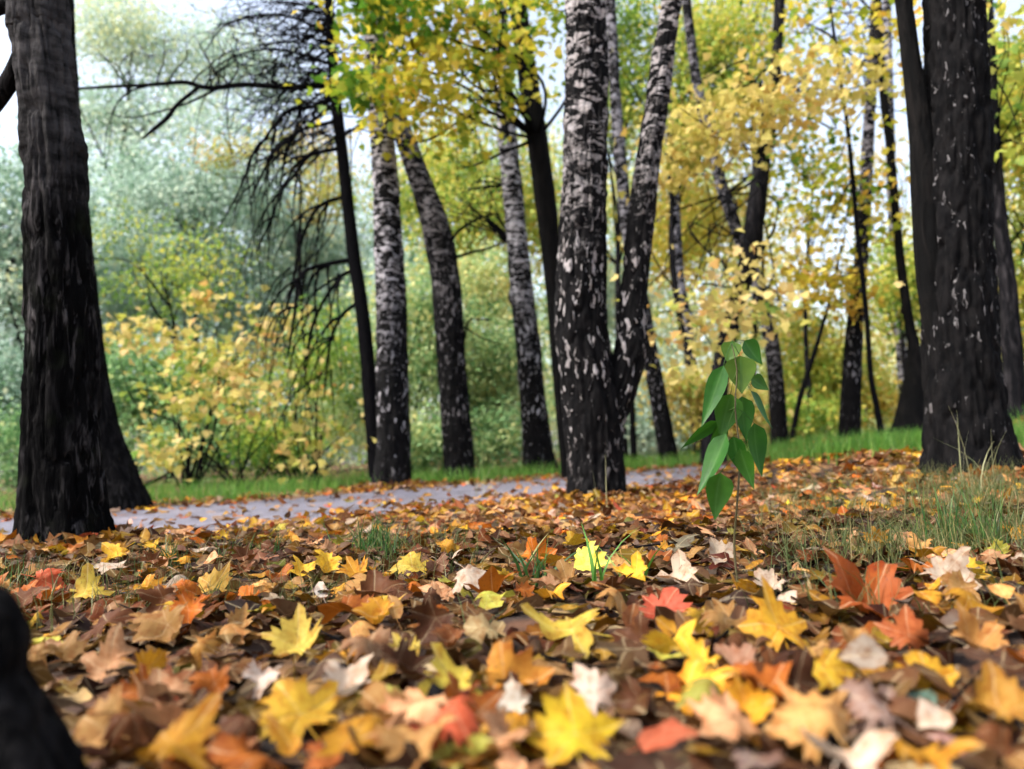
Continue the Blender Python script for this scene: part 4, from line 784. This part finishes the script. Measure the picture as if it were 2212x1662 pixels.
def ground_twig(label, pts, w, seed):
    b = ground_hit(pts[0][0], pts[0][1], 0.035); P = [ground_hit(x, y, 0.035 + random.uniform(0, 0.02)) for x, y in pts]
    P = [p - b for p in P]; V, Q, Tt = tube(P, np.linspace(w, w * 0.5, len(P)), 7, 0.02)
    setp(add('fallen_twig', nmesh('fallen_twig', V, [Q, Tt], True), M['twig'], None, b), label, 'twig', 'fallen twigs')
for i, (lab, pts, w) in enumerate([
 ('long thin black twig slanting past the green-spotted orange leaf', [(1545, 1390), (1620, 1330), (1700, 1270), (1770, 1215)], 0.003),
 ('dark twig across the leaves below the large pale yellow leaf', [(1170, 1420), (1250, 1440), (1340, 1440)], 0.003),
 ('straight twig lying below the taupe leaf', [(1640, 1580), (1740, 1530), (1850, 1470)], 0.004),
 ('thin twig behind the cream leaf', [(1380, 1235), (1450, 1225), (1530, 1215)], 0.004),
 ('slanting twig near the small bright yellow leaf', [(800, 1260), (860, 1310), (905, 1350)], 0.002),
 ('short dark twig under the cream leaf beside the golden one', [(640, 1330), (700, 1370), (770, 1400)], 0.0025),
 ('bent twig beside the pink leaf', [(2030, 1560), (2080, 1500), (2120, 1450)], 0.003),
 ('dark twig lying on the leaf carpet before the forked birch', [(1330, 1190), (1400, 1180), (1475, 1172)], 0.004)]): ground_twig(lab, pts, w, i)

# ------------------------------------------------------------------ single leaves
def leaf_mesh(kind, seed, curl, rings=4):
    P, tr, qd, vein, edge = leaf_template(kind, rings, seed, curl)
    V, Q, Tt = tube([(0, -0.30, 0.0), (0.01, -0.55, -0.01), (0.05, -0.80, -0.03)], [0.012, 0.010, 0.014], 5, 0.1)
    z0 = P[1][2]; V = V + np.array((0, 0, z0)); o = len(P)
    me = nmesh('fallen_leaf', np.concatenate((P, V)), [np.concatenate((tr, Tt + o)), np.concatenate((qd, Q + o))], True)
    fattr(me, 'vein', np.concatenate((vein, np.zeros(len(V))))); fattr(me, 'edge', np.concatenate((edge, np.zeros(len(V)))))
    me.materials.append(M['leaf1']); return me
LM = [leaf_mesh('maple', 500 + i, 1.1) for i in range(8)] + [leaf_mesh('maple', 520 + i, 2.5, 4) for i in range(8)] + [leaf_mesh('oval', 540 + i, 1.2, 3) for i in range(4)]
G_L = 'fallen leaves in the foreground'
placed = []
def put_leaf(pos, size, yaw, pitch, rollv, mesh, col, label):
    o = add('fallen_leaf', mesh, None); m = Matrix.Rotation(rollv, 4, 'Y')
    R4 = Matrix.Rotation(pitch, 4, 'X') @ Matrix.Rotation(yaw, 4, 'Z')            # yaw in its own plane, then tip towards the camera
    o.matrix_world = Matrix.Translation([float(a) for a in pos]) @ m @ R4 @ Matrix.Diagonal((float(size) * random.uniform(0.78, 1.08), float(size) * random.uniform(0.85, 1.12), float(size), 1))
    o.color = (*[float(a) for a in col], 1); setp(o, label, 'leaf', G_L); placed.append((pos[0], pos[1])); return o
HERO = [ # x, y, width px, colour, yaw of tip (0 = away), pitch towards camera, roll, mesh, label
 (1238, 1588, 205, (0.62, 0.42, 0.02), 0.1, 0.75, 0.05, 0, 'bright yellow maple leaf facing up at the bottom middle edge'),
 (1215, 1362, 215, (0.60, 0.44, 0.06), 1.35, 0.42, 0.12, 1, 'large pale yellow maple leaf behind the cream-beige one, lit in the middle'),
 (1278, 1500, 150, (0.60, 0.46, 0.36), 0.3, 0.7, -0.1, 2, 'beige maple leaf with visible veins above the bright yellow one'),
 (978, 1478, 165, (0.60, 0.46, 0.06), 2.2, 0.55, 0.25, 3, 'yellow maple leaf arching over the black chunk'),
 (1098, 1514, 110, (0.70, 0.62, 0.50), 1.4, 0.5, 0.1, 8, 'whitish curled leaf beside the yellow one over the black chunk'),
 (1108, 1456, 190, (0.55, 0.24, 0.03), -1.2, 0.35, 0.0, 9, 'curled orange leaf behind the whitish curled leaf'),
 (1430, 1602, 190, (0.50, 0.13, 0.06), -1.4, 0.45, -0.1, 16, 'salmon red leaf at the bottom, next to the bright yellow one'),
 (1440, 1312, 130, (0.50, 0.10, 0.05), -0.9, 0.5, -0.3, 4, 'red-pink leaf right of the large pale yellow leaf'),
 (873, 1412, 100, (0.60, 0.45, 0.07), 0.6, 0.5, 0.1, 5, 'small bright yellow leaf left of the arching yellow leaf'),
 (890, 1220, 95, (0.58, 0.42, 0.06), 0.2, 0.6, 0.0, 6, 'yellow leaf beside the dense dark green grass tuft'),
 (1680, 1360, 180, (0.60, 0.32, 0.02), 0.1, 0.85, 0.05, 7, 'orange-yellow maple leaf tipped up in front of the green sapling'),
 (1868, 1285, 225, (0.40, 0.09, 0.012), 0.9, 0.6, 0.25, 11, 'big rust-red maple leaf raised above the leaves before the bluish green tuft'),
 (1965, 1375, 125, (0.38, 0.10, 0.025), -0.3, 0.9, 0.1, 2, 'rust leaf leaning on the foot of the big rust-red leaf'),
 (2108, 1382, 145, (0.50, 0.24, 0.06), 0.4, 0.7, 0.15, 11, 'orange-tan curled leaf right of the rust leaves'),
 (1998, 1470, 135, (0.58, 0.32, 0.02), -0.2, 0.7, 0.0, 4, 'golden leaf between the rust leaves and the green-grey leaf'),
 (1890, 1545, 175, (0.36, 0.24, 0.19), 0.6, 0.8, -0.1, 12, 'large taupe shrivelled leaf below the golden leaf'),
 (1995, 1512, 115, (0.10, 0.17, 0.12), 1.2, 0.5, -0.2, 17, 'green-grey leaf, the only green fallen leaf at the right'),
 (2165, 1530, 160, (0.44, 0.22, 0.03), 0.0, 0.7, 0.1, 13, 'ochre-brown leaf at the lower picture edge beyond the green-grey leaf'),
 (2060, 1612, 85, (0.46, 0.26, 0.22), 0.9, 0.6, 0.0, 18, 'pinkish leaf at the bottom below the green-grey leaf'),
 (185, 1285, 115, (0.58, 0.42, 0.06), 0.3, 0.7, 0.1, 1, 'yellow leaf in front of the nearest dark tree'),
 (230, 1440, 155, (0.46, 0.25, 0.12), -0.2, 0.8, 0.0, 14, 'large tan-orange leaf to the right of the black stump'),
 (430, 1405, 125, (0.40, 0.20, 0.04), 0.6, 0.7, -0.1, 10, 'ochre-brown leaf between the tan-orange leaf and the yellow leaf'),
 (640, 1390, 155, (0.62, 0.46, 0.08), 0.1, 0.7, 0.0, 5, 'pale yellow maple leaf above the big golden leaf'),
 (640, 1545, 195, (0.60, 0.36, 0.03), 0.8, 0.65, 0.2, 6, 'big golden maple leaf left of the black chunk'),
 (570, 1462, 120, (0.66, 0.54, 0.44), -0.6, 0.5, 0.1, 15, 'cream leaf tucked between the pale yellow and big golden leaves'),
 (700, 1640, 125, (0.48, 0.14, 0.03), 1.1, 0.5, 0.1, 3, 'orange-red leaf at the bottom edge below the big golden leaf'),
 (695, 1278, 80, (0.70, 0.62, 0.52), 0.4, 0.6, 0.0, 19, 'small white-looking leaf left of the leafy middle'),
 (465, 1268, 90, (0.50, 0.30, 0.05), -0.4, 0.9, 0.0, 7, 'ochre leaf standing on edge near the small dark tuft'),
 (1462, 1247, 135, (0.62, 0.48, 0.34), 1.3, 0.4, 0.1, 9, 'cream-tan leaf lying before the stem of the green sapling'),
 (2150, 1480, 90, (0.10, 0.14, 0.10), 1.6, 0.4, 0.2, 16, 'dark green-black narrow leaf above the ochre-brown edge leaf'),
 (1050, 1362, 130, (0.40, 0.30, 0.14), 0.9, 0.5, 0.0, 12, 'olive-tan curled leaf left of the large pale yellow leaf'),
 (1590, 1440, 120, (0.48, 0.26, 0.16), 0.7, 0.5, 0.0, 13, 'pink-tan curled leaf below the tipped orange-yellow leaf'),
]
LAND = []
for (x, y, w, c, yaw, pitch, rl, mi, lab) in HERO:
    g = ground_hit(x, y + w * 0.12, 0.035); d = g[1]; s = w * d / F / 1.3
    p = un(x, y, d); p[2] = max(p[2], g[2] + 0.5 * s * math.sin(min(pitch, 1.2)) - 0.01) if pitch > 0.6 else p[2]
    put_leaf(p, s, yaw, pitch, rl, LM[mi], np.array(c) * 0.74, lab); LAND.append((p[0], p[1]))
LAND_N = ['bright yellow bottom leaf', 'large pale yellow leaf', 'veined beige leaf', 'arching yellow leaf', 'whitish curled leaf', 'curled orange leaf', 'salmon red leaf', 'red-pink leaf', 'small bright yellow leaf', 'yellow leaf by the dark tuft', 'tipped orange-yellow leaf', 'big rust-red leaf', 'leaning rust leaf', 'orange-tan curled leaf', 'golden leaf by the rust leaves', 'taupe shrivelled leaf', 'green-grey leaf', 'ochre-brown edge leaf', 'pinkish bottom leaf', 'yellow leaf below the near tree', 'tan-orange leaf by the stump', 'ochre-brown leaf', 'pale yellow maple leaf', 'big golden leaf', 'cream leaf by the golden one', 'orange-red bottom leaf', 'small white leaf', 'ochre leaf on edge', 'cream-tan leaf by the sapling', 'dark narrow leaf', 'olive-tan leaf', 'pink-tan curled leaf']
cnt = 0; tries = 0; used = {}
rl = np.random.default_rng(99)
LWS = np.array([0.07, 0.16, 0.24, 0.14, 0.05, 0.14, 0.15, 0.02, 0.01, 0.02]); LWS /= LWS.sum()
while cnt < 262 and tries < 9000:
    tries += 1
    x = rl.uniform(-40, 2250); y = rl.uniform(1240, 1700) if rl.random() < 0.8 else rl.uniform(1170, 1300)
    if x < 190 and y > 1440: continue
    g = ground_hit(x, y, 0.03)
    if pdist(g[0:1], g[1:2])[0] < 1.6 or g[1] > 3.2: continue
    dmin = min((g[0] - a) ** 2 + (g[1] - b) ** 2 for a, b in placed)
    if dmin < (0.028 + 0.012 * g[1]) ** 2: continue
    if any(abs(x - h[0]) < h[2] * 0.55 and -h[2] * 0.3 < y - h[1] < h[2] * 0.62 for h in HERO): continue
    ci = rl.choice(len(LN), p=LWS); c = np.clip(LA[ci] * math.exp(rl.normal(-0.02, 0.28)), 0, 0.85)
    mi = int(rl.choice(len(LM), p=[0.02] * 8 + [0.08] * 8 + [0.05] * 4)); size = rl.uniform(0.05, 0.10) * (0.75 if mi >= 16 else 1)
    pitch = rl.normal(0.25, 0.32); g[2] += rl.uniform(0, 0.035) + 0.25 * size * abs(math.sin(pitch))
    # words that single it out: colour, kind, posture, neighbour
    k = int(np.argmin([(g[0] - a) ** 2 + (g[1] - b) ** 2 for a, b in LAND])); dx, dy = g[0] - LAND[k][0], g[1] - LAND[k][1]
    dist = math.hypot(dx, dy); rel = ('left of' if dx < 0 else 'right of') if abs(dx) > abs(dy) else ('behind' if dy > 0 else 'in front of')
    how = 'touching distance ' if dist < 0.09 else ''
    look = ('flat ' if mi < 8 else 'crumpled ' if mi < 16 else 'oval ') + ('small ' if size < 0.065 else 'wide ' if size > 0.088 else '')
    near = 'close ' if dist < 0.10 else 'further ' if dist > 0.22 else 'just '
    lab = f"{look}{LN[ci]} leaf {near}{rel} the {LAND_N[k]}".replace('just behind', 'lying behind')
    if lab in used: continue
    used[lab] = 1
    put_leaf(g, size, rl.uniform(0, 6.28), pitch, rl.normal(0, 0.3), LM[mi], c, lab); cnt += 1
print('single leaves', cnt, 'tris', sum(len(m.polygons) for m in bpy.data.meshes)) #, cnt, 'tris', sum(len(m.polygons) for m in bpy.data.meshes))
